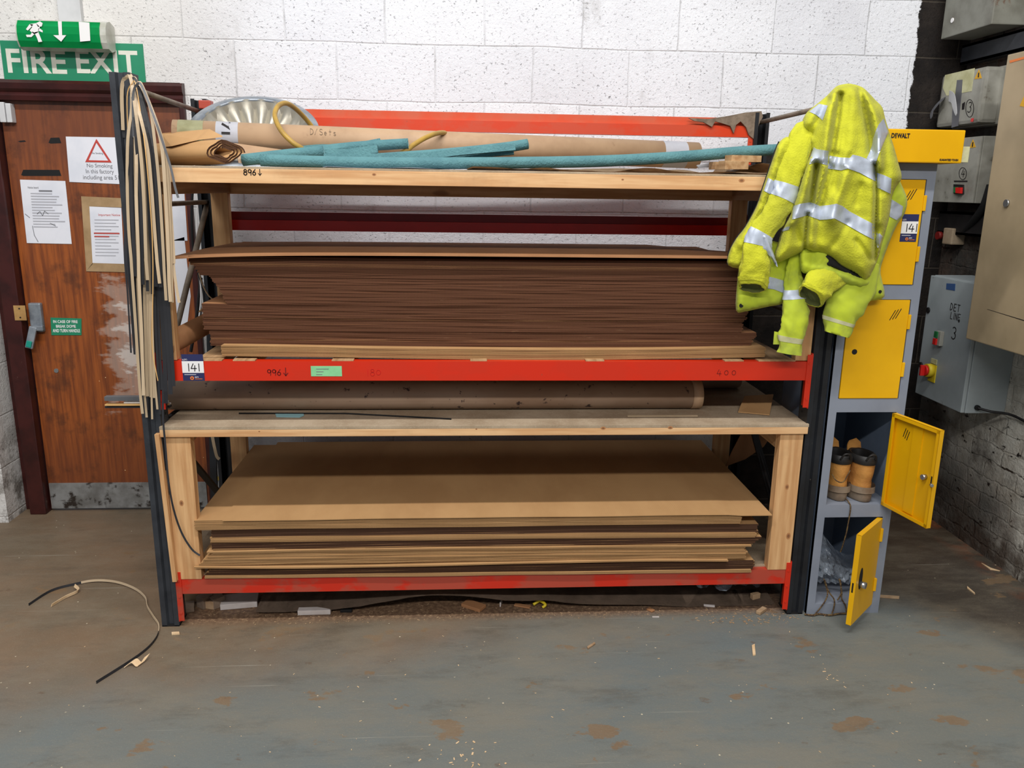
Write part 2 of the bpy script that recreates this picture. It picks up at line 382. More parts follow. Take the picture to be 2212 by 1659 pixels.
M['grime'] = simple('fluffy_grey_dust', (132, 116, 100), (104, 90, 76), .95, sc=22, bump=.4)
M['yellow_strap'] = simple('yellow_strap', (200, 168, 70), rough=.5)

def m_hivis(name, c1, c2, dirt, dl, dh, fuzz, bsc):
    n = NT(name); p = n.pos()
    c = n.mix(n.ramp(n.noise(p, 4.0, 4), .35, .7), lin(c1), lin(c2))
    c = n.mix(n.math('MULTIPLY', n.ramp(n.noise(p, 7, 5, .65), dl, dh), .6), c, lin(dirt))
    c = n.mix(n.math('MULTIPLY', n.ramp(n.noise(p, 3.1, 4, .6), .48, .72), .35), c, lin(dirt))
    n.col(c); n.bump(n.noise(p, bsc, 3, .6), fuzz, .006)
    n.b.inputs['Sheen Weight'].default_value = .1
    return n.set(.85, 0, .2)
M['fleece'] = m_hivis('yellow_fleece', (198, 198, 44), (182, 182, 46), (134, 134, 58), .50, .78, .45, 150)
M['shell'] = m_hivis('yellow_waterproof', (192, 206, 50), (178, 192, 60), (132, 142, 74), .46, .72, .12, 30)
M['fleece_in'] = m_hivis('fleece_inside_shade', (96, 100, 50), (80, 84, 44), (60, 62, 36), .5, .8, .3, 90)  # dark fleece copy, shade inside the cuffs put into the colour
def m_reflect():
    n = NT('silver_reflective_tape'); p = n.pos()
    c = n.mix(n.ramp(n.noise(p, 12, 5, .65), .45, .75), lin((184, 192, 206)), lin((160, 166, 176)))
    n.col(c); n.bump(n.noise(p, 24, 3), .15, .006)
    return n.set(.42, .15, .5)
M['reflect'] = m_reflect()
def m_bag():
    n = NT('thin_clear_polythene'); p = n.pos()
    n.col(lin((196, 208, 222))); n.bump(n.noise(p, 18, 3), .8, .02)
    n.set(.15, 0, .6)
    n.l(n.math('ADD', n.math('MULTIPLY', n.ramp(n.noise(p, 14, 4), .4, .7), .45), .25), n.b.inputs['Alpha'])
    return n.m
M['bag'] = m_bag()
def m_spun():
    n = NT('faceted_aluminium'); n.col(lin((172, 166, 152)))
    p = n.pos(); n.bump(n.noise(p, 10, 3), .2, .01)
    return n.set(.42, .6, .5)
M['spun'] = m_spun()

# ------------------------------------------------------------------ mesh building
WL = {}
def wloc(o): return WL.get(o.name, Vector((0, 0, 0)))
def link(name, me, parent=None, label=None, cat=None, group=None, kind=None, loc=None):
    o = bpy.data.objects.new(name, me); C.objects.link(o)
    if me is not None:
        xs = [v.co for v in me.vertices]
        mn = Vector((min(v[i] for v in xs) for i in range(3))); mx = Vector((max(v[i] for v in xs) for i in range(3)))
        org = Vector(((mn.x+mx.x)/2, (mn.y+mx.y)/2, mn.z))
        me.transform(Matrix.Translation(-org))
    else: org = Vector(loc)
    if parent is not None:
        o.parent = parent; o.location = org - wloc(parent)
    else: o.location = org
    WL[o.name] = org
    if label: o['label'] = label
    if cat: o['category'] = cat
    if group: o['group'] = group
    if kind: o['kind'] = kind
    return o
def thing(name, label, cat, loc, group=None):
    return link(name, None, None, label, cat, group, None, loc)

class B:
    def __init__(s): s.bm = bmesh.new()
    def box(s, a, b, bev=0., mi=0):
        x0, y0, z0 = (min(a[i], b[i]) for i in range(3)); x1, y1, z1 = (max(a[i], b[i]) for i in range(3))
        vs = [s.bm.verts.new(v) for v in ((x0,y0,z0),(x1,y0,z0),(x1,y1,z0),(x0,y1,z0),(x0,y0,z1),(x1,y0,z1),(x1,y1,z1),(x0,y1,z1))]
        fs = [s.bm.faces.new([vs[i] for i in f]) for f in ((0,3,2,1),(4,5,6,7),(0,1,5,4),(1,2,6,5),(2,3,7,6),(3,0,4,7))]
        for f in fs: f.material_index = mi
        if bev > 0:
            es = list({e for f in fs for e in f.edges})
            r = bmesh.ops.bevel(s.bm, geom=es, offset=bev, segments=2, profile=.6, affect='EDGES')
            for f in r['faces']: f.material_index = mi
        return s
    def hexa(s, p8, bev=0.):
        """eight corners: four of one face in order, then the four opposite"""
        vs = [s.bm.verts.new(v) for v in p8]
        fs = [s.bm.faces.new([vs[i] for i in f]) for f in ((0,3,2,1),(4,5,6,7),(0,1,5,4),(1,2,6,5),(2,3,7,6),(3,0,4,7))]
        if bev > 0: bmesh.ops.bevel(s.bm, geom=list({e for f in fs for e in f.edges}), offset=bev, segments=2, profile=.6, affect='EDGES')
        return s
    def bar(s, p, q, w, h, up=(0, 0, 1), bev=0.):
        p, q = Vector(p), Vector(q); d = (q-p).normalized(); u = Vector(up)
        sd = d.cross(u).normalized()*(w/2); uu = sd.cross(d).normalized()*(h/2)
        c = lambda o: [o-sd-uu, o+sd-uu, o+sd+uu, o-sd+uu]
        return s.hexa(c(p)+c(q), bev)
    def tube(s, pts, r, seg=12, cap=True, mi=0, flat=1.0, up=None):
        pts = [Vector(p) for p in pts]; n = len(pts)
        rs = r if isinstance(r, (list, tuple)) else [r]*n
        prev = None; rings = []
        for i, p in enumerate(pts):
            d = (pts[min(i+1, n-1)]-pts[max(i-1, 0)]).normalized()
            if prev is None:
                a = Vector(up) if up is not None else (Vector((0, 0, 1)) if abs(d.z) < .9 else Vector((1, 0, 0)))
                prev = (a - d*a.dot(d)).normalized()
            prev = (prev - d*prev.dot(d)).normalized(); b = d.cross(prev)
            rings.append([s.bm.verts.new(p + (prev*math.cos(t)*rs[i]*flat + b*math.sin(t)*rs[i])) for t in (2*math.pi*k/seg for k in range(seg))])
        for a, b in zip(rings, rings[1:]):
            for k in range(seg):
                f = s.bm.faces.new((a[k], a[(k+1) % seg], b[(k+1) % seg], b[k])); f.smooth = True; f.material_index = mi
        if cap:
            for rg, fl in ((rings[0], True), (rings[-1], False)):
                f = s.bm.faces.new(list(reversed(rg)) if fl else rg); f.material_index = mi
        return s
    def hollow(s, p, q, r, ri, seg=32, bend=None):
        """straight tube with wall thickness, open at both ends"""
        pts = [Vector(p), Vector(q)] if bend is None else [Vector(v) for v in bend]
        n = len(pts); outs, ins = [], []
        for i, c in enumerate(pts):
            d = (pts[min(i+1, n-1)]-pts[max(i-1, 0)]).normalized()
            a = Vector((0, 0, 1)); a = (a-d*a.dot(d)).normalized(); b = d.cross(a)
            outs.append([s.bm.verts.new(c+(a*math.cos(t)+b*math.sin(t))*r) for t in (2*math.pi*k/seg for k in range(seg))])
            ins.append([s.bm.verts.new(c+(a*math.cos(t)+b*math.sin(t))*ri) for t in (2*math.pi*k/seg for k in range(seg))])
        for k in range(seg):
            j = (k+1) % seg
            for i in range(n-1):
                f = s.bm.faces.new((outs[i][k], outs[i][j], outs[i+1][j], outs[i+1][k])); f.smooth = True
                f = s.bm.faces.new((ins[i][j], ins[i][k], ins[i+1][k], ins[i+1][j])); f.smooth = True; f.material_index = 1
            f = s.bm.faces.new((outs[0][j], outs[0][k], ins[0][k], ins[0][j])); f.material_index = 1
            f = s.bm.faces.new((outs[-1][k], outs[-1][j], ins[-1][j], ins[-1][k])); f.material_index = 1
        return s
    def ribbon(s, pts, w, t=.0012, side=(1, 0, 0)):
        """flat strip along pts; side: direction of its width (or a list of them)"""
        pts = [Vector(p) for p in pts]; n = len(pts); rings = []
        for i, p in enumerate(pts):
            d = (pts[min(i+1, n-1)]-pts[max(i-1, 0)]).normalized()
            sv = Vector(side[i] if isinstance(side, list) else side)
            sv = (sv-d*sv.dot(d)).normalized(); nv = d.cross(sv).normalized()
            ww = w[i] if isinstance(w, list) else w
            rings.append([s.bm.verts.new(p+sv*a*ww/2+nv*b*t/2) for a, b in ((-1,-1),(1,-1),(1,1),(-1,1))])
        for a, b in zip(rings, rings[1:]):
            for k in range(4): s.bm.faces.new((a[k], a[(k+1) % 4], b[(k+1) % 4], b[k]))
        s.bm.faces.new(list(reversed(rings[0]))); s.bm.faces.new(rings[-1])
        return s
    def prism(s, poly, vec, mi=0):
        vec = Vector(vec); a = [s.bm.verts.new(p) for p in poly]; b = [s.bm.verts.new(Vector(p)+vec) for p in poly]
        n = len(poly)
        fs = [s.bm.faces.new(list(reversed(a))), s.bm.faces.new(b)]
        for k in range(n): fs.append(s.bm.faces.new((a[k], a[(k+1) % n], b[(k+1) % n], b[k])))
        for f in fs: f.material_index = mi
        return s
    def disc(s, c, nrm, r, t, seg=24):
        c = Vector(c); nrm = Vector(nrm).normalized()
        return s.tube([c, c+nrm*t], r, seg)
    def lathe(s, c, axis, prof, seg=48, a0=0., a1=2*math.pi, flute=0., nf=24):
        c = Vector(c); ax = Vector(axis).normalized()
        u = ax.orthogonal().normalized(); v = ax.cross(u); rings = []
        for r, h in prof:
            ring = []
            for k in range(seg):
                t = a0+(a1-a0)*k/seg; rr = r*(1+flute*(1-abs(math.sin(t*nf/2)))*min(1, r*4))
                ring.append(s.bm.verts.new(c+ax*h+(u*math.cos(t)+v*math.sin(t))*rr))
            rings.append(ring)
        for a, b in zip(rings, rings[1:]):
            for k in range(seg):
                s.bm.faces.new((a[k], a[(k+1) % seg], b[(k+1) % seg], b[k]))
        return s
    def out(s, name, mats, parent=None, smooth=None, **kw):
        bmesh.ops.recalc_face_normals(s.bm, faces=s.bm.faces)
        me = bpy.data.meshes.new(name); s.bm.to_mesh(me); s.bm.free()
        for m in (mats if isinstance(mats, (list, tuple)) else [mats]): me.materials.append(M[m] if isinstance(m, str) else m)
        if smooth is not None:
            me.polygons.foreach_set('use_smooth', [True]*len(me.polygons))
            try: me.set_sharp_from_angle(angle=smooth)
            except Exception: pass
        return link(name, me, parent, **kw)

def smooth_path(pts, k=6):
    """Catmull-Rom through the points"""
    P = [Vector(p) for p in pts]; out = []
    for i in range(len(P)-1):
        p0 = P[max(i-1, 0)]; p1 = P[i]; p2 = P[i+1]; p3 = P[min(i+2, len(P)-1)]
        for j in range(k):
            t = j/k
            out.append(.5*((2*p1)+(p2-p0)*t+(2*p0-5*p1+4*p2-p3)*t*t+(3*p1-p0-3*p2+p3)*t*t*t))
    out.append(P[-1]); return out

FRONT = (Vector((1, 0, 0)), Vector((0, 0, 1)))          # a surface facing the camera side (-Y)
SIDE = (Vector((0, -1, 0)), Vector((0, 0, 1)))          # a surface facing -X, read from inside the room
def txt(name, s, org, w, h, axes, mat, parent, bold=0., depth=.0008):
    """lettering fitted into a w x h rectangle whose lower left corner is org"""
    cu = bpy.data.curves.new('t', 'FONT'); cu.body = s; cu.offset = bold; cu.resolution_u = 4
    cu.extrude = .01
    to = bpy.data.objects.new('t', cu); C.objects.link(to)
    dg = bpy.context.evaluated_depsgraph_get(); dg.update()
    me = bpy.data.meshes.new_from_object(to.evaluated_get(dg))
    bpy.data.objects.remove(to); bpy.data.curves.remove(cu)
    me.name = name; me.materials.clear(); me.materials.append(M[mat])
    xs = [v.co.x for v in me.vertices]; ys = [v.co.y for v in me.vertices]
    x0, x1, y0, y1 = min(xs), max(xs), min(ys), max(ys)
    u, v = axes; nrm = u.cross(v); org = Vector(org)
    for ve in me.vertices:
        a = (ve.co.x-x0)/(x1-x0)*w; b = (ve.co.y-y0)/(y1-y0)*h
        ve.co = org+u*a+v*b+nrm*(depth if ve.co.z > 0 else -.0002)
    return link(name, me, parent)
def decal(name, polys, org, axes, mat, parent, t=.0008, sx=1., sy=1.):
    """flat shapes given in local 2-D coordinates on a surface, as one thin mesh"""
    u, v = axes; nrm = u.cross(v); org = Vector(org); b = B()
    for poly in polys:
        b.prism([org+u*x*sx+v*y*sy-nrm*.0002 for x, y in poly], nrm*(t+.0002))
    return b.out(name, mat, parent)
def rect(x0, y0, x1, y1): return [(x0, y0), (x1, y0), (x1, y1), (x0, y1)]
def stroke_polys(strokes, w):
    out = []
    for st in strokes:
        for (x0, y0), (x1, y1) in zip(st, st[1:]):
            dx, dy = x1-x0, y1-y0; L = math.hypot(dx, dy) or 1e-6
            nx, ny = -dy/L*w/2, dx/L*w/2; ex, ey = dx/L*w*.3, dy/L*w*.3
            out.append([(x0-ex+nx, y0-ey+ny), (x0-ex-nx, y0-ey-ny), (x1+ex-nx, y1+ey-ny), (x1+ex+nx, y1+ey+ny)])
    return out
def arc(cx, cy, rx, ry, a0, a1, n=10):
    return [(cx+rx*math.cos(math.radians(a0+(a1-a0)*i/n)), cy+ry*math.sin(math.radians(a0+(a1-a0)*i/n))) for i in range(n+1)]
GL = {
 '1': [[(.3, 1), (.3, 0)]],
 '4': [[(.35, 1), (.05, .35), (.75, .35)], [(.55, .75), (.5, 0)]],
 '9': [arc(.35, .7, .28, .28, 20, 380), [(.63, .8), (.55, 0)]],
 '6': [[(.55, 1), (.15, .5)], arc(.35, .28, .26, .27, 140, 500)],
 '8': [arc(.35, .76, .22, .22, 0, 360), arc(.35, .27, .28, .27, 0, 360)],
 '0': [arc(.35, .5, .3, .36, 0, 360)],
 '3': [arc(.25, .76, .25, .24, 140, -80), arc(.25, .27, .28, .27, 80, -150)],
 'D': [[(.05, 0), (.05, 1)], arc(.05, .5, .5, .5, 90, -90)],
 'E': [[(.55, 1), (.05, 1), (.05, 0), (.55, 0)], [(.05, .5), (.45, .5)]],
 'T': [[(0, 1), (.6, 1)], [(.3, 1), (.3, 0)]],
 'L': [[(.05, 1), (.05, 0), (.5, 0)]], 'I': [[(.2, 1), (.2, 0)]],
 'N': [[(.05, 0), (.05, 1), (.5, 0), (.5, 1)]],
 'S': [arc(.28, .75, .22, .24, 30, 270), arc(.28, .26, .24, .25, 90, -150)],
 '/': [[(0, 0), (.4, 1)]], '*': [[(0, .8), (.3, .8)], [(.05, 1), (.25, .6)], [(.25, 1), (.05, .6)]],
 'v': [[(.3, 1), (.3, .05)], [(.05, .35), (.3, .02), (.55, .35)]], ' ': [],
 's': [arc(.2, .42, .15, .13, 30, 270), arc(.2, .14, .16, .14, 90, -150)],
 'e': [[(.05, .28), (.4, .28)], arc(.22, .28, .18, .26, 0, 310)],
 't': [[(.2, .9), (.2, .05)], [(.05, .6), (.4, .6)]],
}
def hand(name, s, org, h, axes, mat, parent, w=.06, adv=.85, slant=.0):
    """hand-written figures drawn with a pen"""
    st = []; x = 0
    for ch in s:
        for k in GL[ch]: st.append([(x+a+b*slant, b) for a, b in k])
        x += adv if ch not in '1I' else adv*.7
    return decal(name, [[(a*h, b*h) for a, b in p] for p in stroke_polys(st, w)], org, axes, mat, parent)

# ================================================================== the room
def struct(name, b, mat, parent=None, smooth=None, **kw):
    return b.out(name, mat, parent, smooth, kind='structure', **kw) if parent is None else b.out(name, mat, parent, smooth, **kw)
WY = 1.19
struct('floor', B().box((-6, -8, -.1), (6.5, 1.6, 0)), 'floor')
struct('wall_back', B().box((-.215, WY, 0), (3.75, WY+.25, 3.6)).box((-3, WY, 2.14), (-.215, WY+.25, 3.6)), 'wall')
struct('wall_right', B().box((3.6, -6, 0), (3.85, WY, 3.6)), 'wall_right')
struct('wall_left', B().box((-3, 1.045, 0), (-1.185, WY+.25, 2.14)), 'wall')
# door, frame, kick plate
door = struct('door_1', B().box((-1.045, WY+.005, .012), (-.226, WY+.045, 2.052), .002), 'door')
B().box((-1.04, WY-.002, .015), (-.24, WY+.006, .155), .001).out('kick_plate', 'kick', door, label='dented galvanised kick plate with peeling paint')
b = B().box((-1.022, WY-.022, .955), (-.962, WY+.006, 1.10), .008)
lk = b.out('latch_case', 'alloy', door)
b = B().bar((-1.000, WY-.035, .985), (-1.026, WY-.05, .880), .036, .014, (0, -1, 0), .004).box((-1.004, WY-.04, .965), (-.955, WY-.018, .99), .004)
ha = b.out('latch_handle', 'alloy', lk)
B().bar((-1.017, WY-.055, .918), (-1.025, WY-.058, .886), .026, .008, (0, -1, 0), .004).out('handle_cap', 'teal_cap', ha, label='teal coloured cap on the handle')
b = B().tube([(-.957, WY-.0205, z) for z in (.985, .9851)], .004, 8)
B().disc((-.935, WY+.006, .755), (0, -1, 0), .011, .005).out('key_cylinder', 'chrome', door)
# closer / hinge at the top left of the door
p = pY(18, 243, WY-.02)
B().box((p.x-.035, WY-.035, p.z-.045), (p.x-.008, WY+.005, p.z+.045), .004).box((p.x-.004, WY-.035, p.z-.045), (p.x+.02, WY+.005, p.z+.04), .004).out('top_bolt', 'trunk', door, label='white painted bolt housing at the top corner')
# scraps of old tape left on the leaf
for i, (x0, y0, x1, y1) in enumerate([(104, 297, 130, 310), (45, 367, 130, 380), (38, 303, 55, 307)]):
    a, c = pY(x0, y1, WY), pY(x1, y0, WY)
    decal('tape_scrap', [[(0, .004), (.01, 0), (c.x-a.x, .003), (c.x-a.x-.006, c.z-a.z), (.012, c.z-a.z-.002)]], (a.x, WY+.005, a.z), FRONT, 'black', door)
# frame
b = B().box((-1.13, WY-.045, 0), (-1.05, WY+.05, 2.05), .006).box((-1.185, WY+.03, 0), (-1.12, WY+.06, 2.14))
struct('trim_1', b, 'frame_maroon')
struct('trim_2', B().box((-.224, WY-.02, 0), (-.196, WY+.05, 2.05), .006), 'frame_maroon')
prof = [(0, 0), (-.055, 0), (-.06, .02), (-.05, .035), (-.062, .05), (-.066, .075), (-.05, .09), (-.03, .092), (0, .092)]
b = B().prism([(-1.25, WY+.02+y, 2.045+z) for y, z in prof], (1.055, 0, 0))
struct('trim_3', b, 'frame_maroon')
B().box((-1.16, WY-.052, .955), (-1.062, WY-.0455, 1.012)) if False else None
sp = thing('strike_plate', 'small brass coloured screwed plate on the maroon door frame beside the latch', 'plate', (-1.09, WY-.047, .92))
p0, p1 = pY(33, 692, WY-.047), pY(54, 660, WY-.047)
B().box((p0.x, WY-.05, p0.z), (p1.x, WY-.045, p1.z), .001).out('plate', 'brass', sp)
for zz in (.2, .8):
    B().disc(((p0.x+p1.x)/2, WY-.050, p0.z+(p1.z-p0.z)*zz), (0, -1, 0), .004, .0015, 10).out('screw', 'dark_steel', sp)

# ---- signs and notices on and above the door
a, c = pY(10, 172, WY-.004), pY(308, 95, WY-.004)
fs = thing('fire_exit_sign', 'wide green board lettered FIRE EXIT in white above the door', 'sign', (a.x, WY-.004, a.z))
B().box((a.x, WY-.005, a.z), (c.x, WY, c.z)).out('board', 'green', fs)
w = c.x-a.x; h = c.z-a.z
l0, l1 = pY(18, 157, WY-.005), pY(140, 108, WY-.005)
txt('lettering', 'FIRE', (l0.x, WY-.005, l0.z), l1.x-l0.x, l1.z-l0.z, FRONT, 'sign_white', fs, bold=.02)
l0, l1 = pY(167, 158, WY-.005), pY(296, 110, WY-.005)
txt('lettering', 'EXIT', (l0.x, WY-.005, l0.z), l1.x-l0.x, l1.z-l0.z, FRONT, 'sign_white', fs, bold=.02)

el = thing('exit_light', 'box light with bright green running man, down arrow and door panel', 'exit light', (-.68, WY-.06, 2.26))
x0, x1, z0, z1 = -.875, -.505, 2.262, 2.385
prof = [(0, z0+.01), (-.05, z0-.004), (-.085, z0+.006), (-.1, z0+.03), (-.105, (z0+z1)/2), (-.1, z1-.03), (-.085, z1-.006), (-.05, z1+.004), (0, z1-.01)]
B().prism([(x0-.008, WY+y, z) for y, z in prof], (x1-x0+.022, 0, 0)).out('housing', 'plastic_aged', el, label='aged clear plastic housing')
pr2 = [(y-.004 if y < -.06 else y, z) for y, z in prof[2:7]]
b = B(); n = len(pr2)
rows = [[b.bm.verts.new((x, WY+y, z)) for y, z in pr2] for x in (x0, x1-.012)]
for k in range(n-1): b.bm.faces.new((rows[0][k], rows[0][k+1], rows[1][k+1], rows[1][k]))
g = bmesh.ops.solidify(b.bm, geom=b.bm.faces[:], thickness=.002)
gp = b.out('green_panel', 'green_lit', el, label='bright green picture panel')
def pic(x, y): # px -> local metres on the panel plane
    q = pY(x, y, WY-.111); return (q.x, q.z)
man = [[(78, 50), (86, 46), (92, 50), (90, 57), (82, 58)],
       [(64, 52), (78, 50), (86, 58), (82, 70), (74, 74), (64, 66), (70, 58)],
       [(64, 52), (72, 53), (66, 60), (60, 66), (56, 63)],
       [(70, 68), (76, 72), (68, 80), (58, 80), (56, 75), (66, 75)],
       [(74, 70), (82, 68), (87, 80), (91, 90), (83, 91), (80, 82)],
       [(84, 60), (92, 66), (92, 70), (82, 66)]]
decal('running_man', [[pic(*q) for q in poly] for poly in man], (0, WY-.1095, 0), FRONT, 'white', el, t=.0015)
decal('arrow', [[pic(*q) for q in poly] for poly in ([(125, 46), (133, 46), (134, 76), (127, 76)], [(115, 76), (143, 76), (132, 90)])], (0, WY-.1095, 0), FRONT, 'white', el, t=.0015)
decal('door_symbol', [[pic(*q) for q in ((170, 47), (193, 49), (195, 88), (173, 90))]], (0, WY-.1095, 0), FRONT, 'white', el, t=.0015)
b = B().box((-.722, WY-.03, 2.388), (-.622, WY, 3.2), .002)
b.out('cable_trunking', 'trunk', label='grey-white cable trunking running up the wall above the exit light', cat='trunking')

def sheet_on_door(name, c4, label, cat, y=WY+.002, mat='paper'):
    P = [pY(x, yy, y) for x, yy in c4]
    o = thing(name, label, cat, P[3])
    b = B().prism([p for p in P], (0, .0012, 0)); b.out('page', mat, o)
    return o, P
o, P = sheet_on_door('no_smoking_notice', [(142, 295), (262, 297), (268, 398), (150, 393)], 'white notice with a red triangle over the words No Smoking', 'notice')
def tri(k): return [(200+(x-200)*k, 333+(y-333)*k) for x, y in ((208, 301), (240, 350), (186, 350))]
T0 = [(208, 300), (241, 351), (184, 350)]; T1 = [(208, 308), (234, 347), (191, 346)]
polys = [[T0[i], T0[(i+1) % 3], T1[(i+1) % 3], T1[i]] for i in range(3)]
loc = lambda q: (lambda r: (r.x, r.z))(pY(q[0], q[1], WY))
decal('warning_triangle', [[loc(q) for q in pl] for pl in polys], (0, WY+.001, 0), FRONT, 'red_txt', o)
for s, xa, xb, yb, ya in (('No Smoking', 188, 242, 364, 354), ('In this factory', 186, 245, 377, 366), ('including area 51', 180, 256, 390, 379)):
    a, c = pY(xa, yb, WY), pY(xb, ya, WY); txt('lettering', s, (a.x, WY+.002, a.z), c.x-a.x, c.z-a.z, FRONT, 'grey_txt', o)
a, c = pY(199, 334, WY), pY(222, 329, WY); txt('lettering', 'No Smoking', (a.x, WY+.002, a.z), c.x-a.x, c.z-a.z, FRONT, 'grey_txt', o)
def lines(o, rows, y, mat='pale_txt'):
    b = []
    for xa, xb, yy, th in rows:
        a, c = pY(xa, yy+th, WY), pY(xb, yy, WY); b.append(rect(a.x, a.z, c.x, c.z))
    decal('printed_lines', b, (0, y, 0), FRONT, mat, o)
o, P = sheet_on_door('hand_marked_notice', [(43, 388), (141, 391), (155, 527), (58, 525)], 'plain white typed notice taped to the door nearest its handle side', 'notice')
lines(o, [(66+i*.55, (112, 126, 120, 118, 130, 108)[i % 6]+i, 417+i*6, 1.6) for i in range(13)], WY+.001)
a, c = pY(60, 407, WY), pY(82, 403, WY); txt('heading', 'Notice board', (a.x, WY+.002, a.z), c.x-a.x, c.z-a.z, FRONT, 'grey_txt', o)
a, c = pY(84, 415, WY), pY(112, 410, WY); txt('heading', 'FIRE ASSEMBLY', (a.x, WY+.002, a.z), c.x-a.x, c.z-a.z, FRONT, 'grey_txt', o) if False else lines(o, [(84, 112, 411, 2.6)], WY+.001, 'grey_txt')
q = lambda x, y: loc((x, y))
decal('scribble', [[(a*1., b*1.) for a, b in pl] for pl in stroke_polys([[q(80, 462), q(86, 457), q(92, 466), q(96, 456), q(104, 462)], [q(70, 488), q(74, 508), q(82, 522)], [q(108, 482), q(120, 488)], [q(54, 462), q(64, 470)]], .0022)], (0, WY+.001, 0), FRONT, 'grey_txt', o)
o, P = sheet_on_door('taped_notice', [(193, 446), (262, 449), (268, 570), (200, 568)], 'white notice headed in red, framed by brown tape on the door', 'notice', WY+.0008)
fr = [[(175, 424), (262, 428), (262, 448), (195, 446)], [(175, 424), (195, 446), (200, 570), (186, 586)], [(186, 586), (200, 568), (270, 570), (272, 588)]]
decal('tape_border', [[loc(v) for v in pl] for pl in fr], (0, WY+.003, 0), FRONT, 'tapebrown', o, t=.002)
lines(o, [(204+i*.2, (256, 250, 256, 240, 256)[i % 5], 474+i*7, 1.6) for i in range(12)], WY+.0002)
a, c = pY(213, 468, WY), pY(259, 462, WY); txt('heading', 'Important Notice', (a.x, WY+.001, a.z), c.x-a.x, c.z-a.z, FRONT, 'red_txt', o)
lines(o, [(203, 258, 503, 2), (204, 236, 510, 2)], WY-.0002, 'red_txt')
P4 = [(109, 686), (176, 688), (176, 724), (111, 724)]
o, P = sheet_on_door('glass_bolt_sticker', P4, 'green sticker telling how to open the door in case of fire', 'sticker', mat='green')
for s, xa, xb, yb, ya in (('IN CASE OF FIRE', 115, 167, 698, 692), ('BREAK DOME', 121, 163, 708, 702), ('AND TURN HANDLE', 114, 172, 718, 711)):
    a, c = pY(xa, yb, WY), pY(xb, ya, WY); txt('lettering', s, (a.x, WY+.002, a.z), c.x-a.x, c.z-a.z, FRONT, 'white', o, bold=.02)
o, P = sheet_on_door('curled_poster', [(372, 398), (397, 398), (405, 520), (372, 520)], 'white poster on the door seen between the hanging strips and the rack, upper', 'poster')
o, P = sheet_on_door('lower_poster', [(371, 520), (398, 512), (412, 640), (402, 722), (378, 730)], 'pale ragged poster on the door behind the sloping brace', 'poster')

# ================================================================== pallet rack
BW = 2.43   # clear bay
rack = thing('pallet_rack', 'pallet rack with slate blue uprights and red beams against the white wall', 'pallet rack', (1.215, .46, 0))
UW = .066
def upright(x0, x1, y0, y1, h, mat, face=-1):
    """rolled channel: grooved front, open back, keyhole slots down the inner side"""
    c = (x0+x1)/2; g = .009
    f, k = (y0, y1) if face < 0 else (y1, y0); s = 1 if face < 0 else -1
    pr = [(x0, f), (c-.014, f), (c-.008, f+s*.012), (c+.008, f+s*.012), (c+.014, f), (x1, f), (x1, k), (x1-.016, k), (x1-.016, k-s*.003), (x1-.003, k-s*.003), (x1-.003, f+s*.003),
          (c+.015, f+s*.003), (c+.009, f+s*.015), (c-.009, f+s*.015), (c-.015, f+s*.003), (x0+.003, f+s*.003), (x0+.003, k-s*.003), (x0+.016, k-s*.003), (x0+.016, k), (x0, k)]
    b = B().prism([(x, y, 0) for x, y in pr], (0, 0, h))
    o = b.out('upright', mat, rack, smooth=None)
    return o
ul = upright(-UW, 0, 0, .08, 2.038, 'upright')
ur = upright(BW, BW+UW, 0, .08, 2.022, 'upright_black')
rl = upright(-UW, 0, .84, .92, 2.038, 'upright_black', 1)
rr = upright(BW, BW+UW, .84, .92, 2.03, 'upright_black', 1)
for o, xx, rng in ((ur, BW-.0006, range(4, 36)), (rl, .0006, range(6, 38)), (ul, .0006, range(4, 36))):
    y0 = .06 if o is not rl else .86
    b = B()
    for k in rng:
        z = .05*k
        b.disc((xx, y0-.008, z), (1 if xx > .0 and xx < 1 else -1, 0, 0), .0055, .0006, 8)
    b.out('slots', 'black', o, label='row of dark slots')
def base(x0, x1, y0, y1):
    B().box((x0-.012, y0-.006, 0), (x1+.012, y1+.01, .006), .001).out('foot_plate', 'dark_steel', rack)
base(-UW+.012, -.012, 0.006, .08); base(BW+.012, BW+UW-.012, 0.006, .08)
# beams
def beam(z1, h, y0, y1, mat, step=0.0, rear=False):
    b = B()
    if rear:
        pr = [(y0, z1-h), (y0, z1-step), (y1, z1-step), (y1, z1-h)]
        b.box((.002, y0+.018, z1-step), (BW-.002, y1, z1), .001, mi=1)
    else: pr = [(y0, z1-h), (y0, z1), (y1, z1), (y1, z1-h)]
    b.prism([(0.002, y, z) for y, z in pr], (BW-.004, 0, 0))
    return b.out('beam', mat if not rear else [mat, 'beam_dusty' if mat == 'beam_orange' else 'beam_lip_shade'], rack)
b_mid = beam(1.058, .072, 0.002, .045, 'beam')
b_low = beam(.200, .062, 0.002, .045, 'beam_faded')
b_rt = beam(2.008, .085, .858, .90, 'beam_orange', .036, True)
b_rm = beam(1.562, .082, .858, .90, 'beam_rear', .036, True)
beam(1.058, .06, .87, .91, 'beam'); beam(.2, .06, .87, .91, 'beam_faded')
def connector(x, side, y0, z0, z1, par, mat):
    a = x if side > 0 else x-.004
    b = B().box((x, y0, z0), (x+.004*side, y0+.055, z1)).box((x, y0-.002, z0+.004), (x+.022*side, y0+.002, z1-.004), .001)
    for k in range(3):
        z = z0+(z1-z0)*(.18+.32*k); b.disc((x+.012*side, y0-.002, z), (0, -1, 0), .005, .002, 8)
    b.out('beam_connector', mat, par)
connector(0, 1, 0, .875, 1.09, b_mid, 'beam'); connector(BW, -1, 0, .875, 1.09, b_mid, 'beam')
connector(0, 1, 0, .02, .235, b_low, 'beam_faded'); connector(BW, -1, 0, .02, .235, b_low, 'beam')
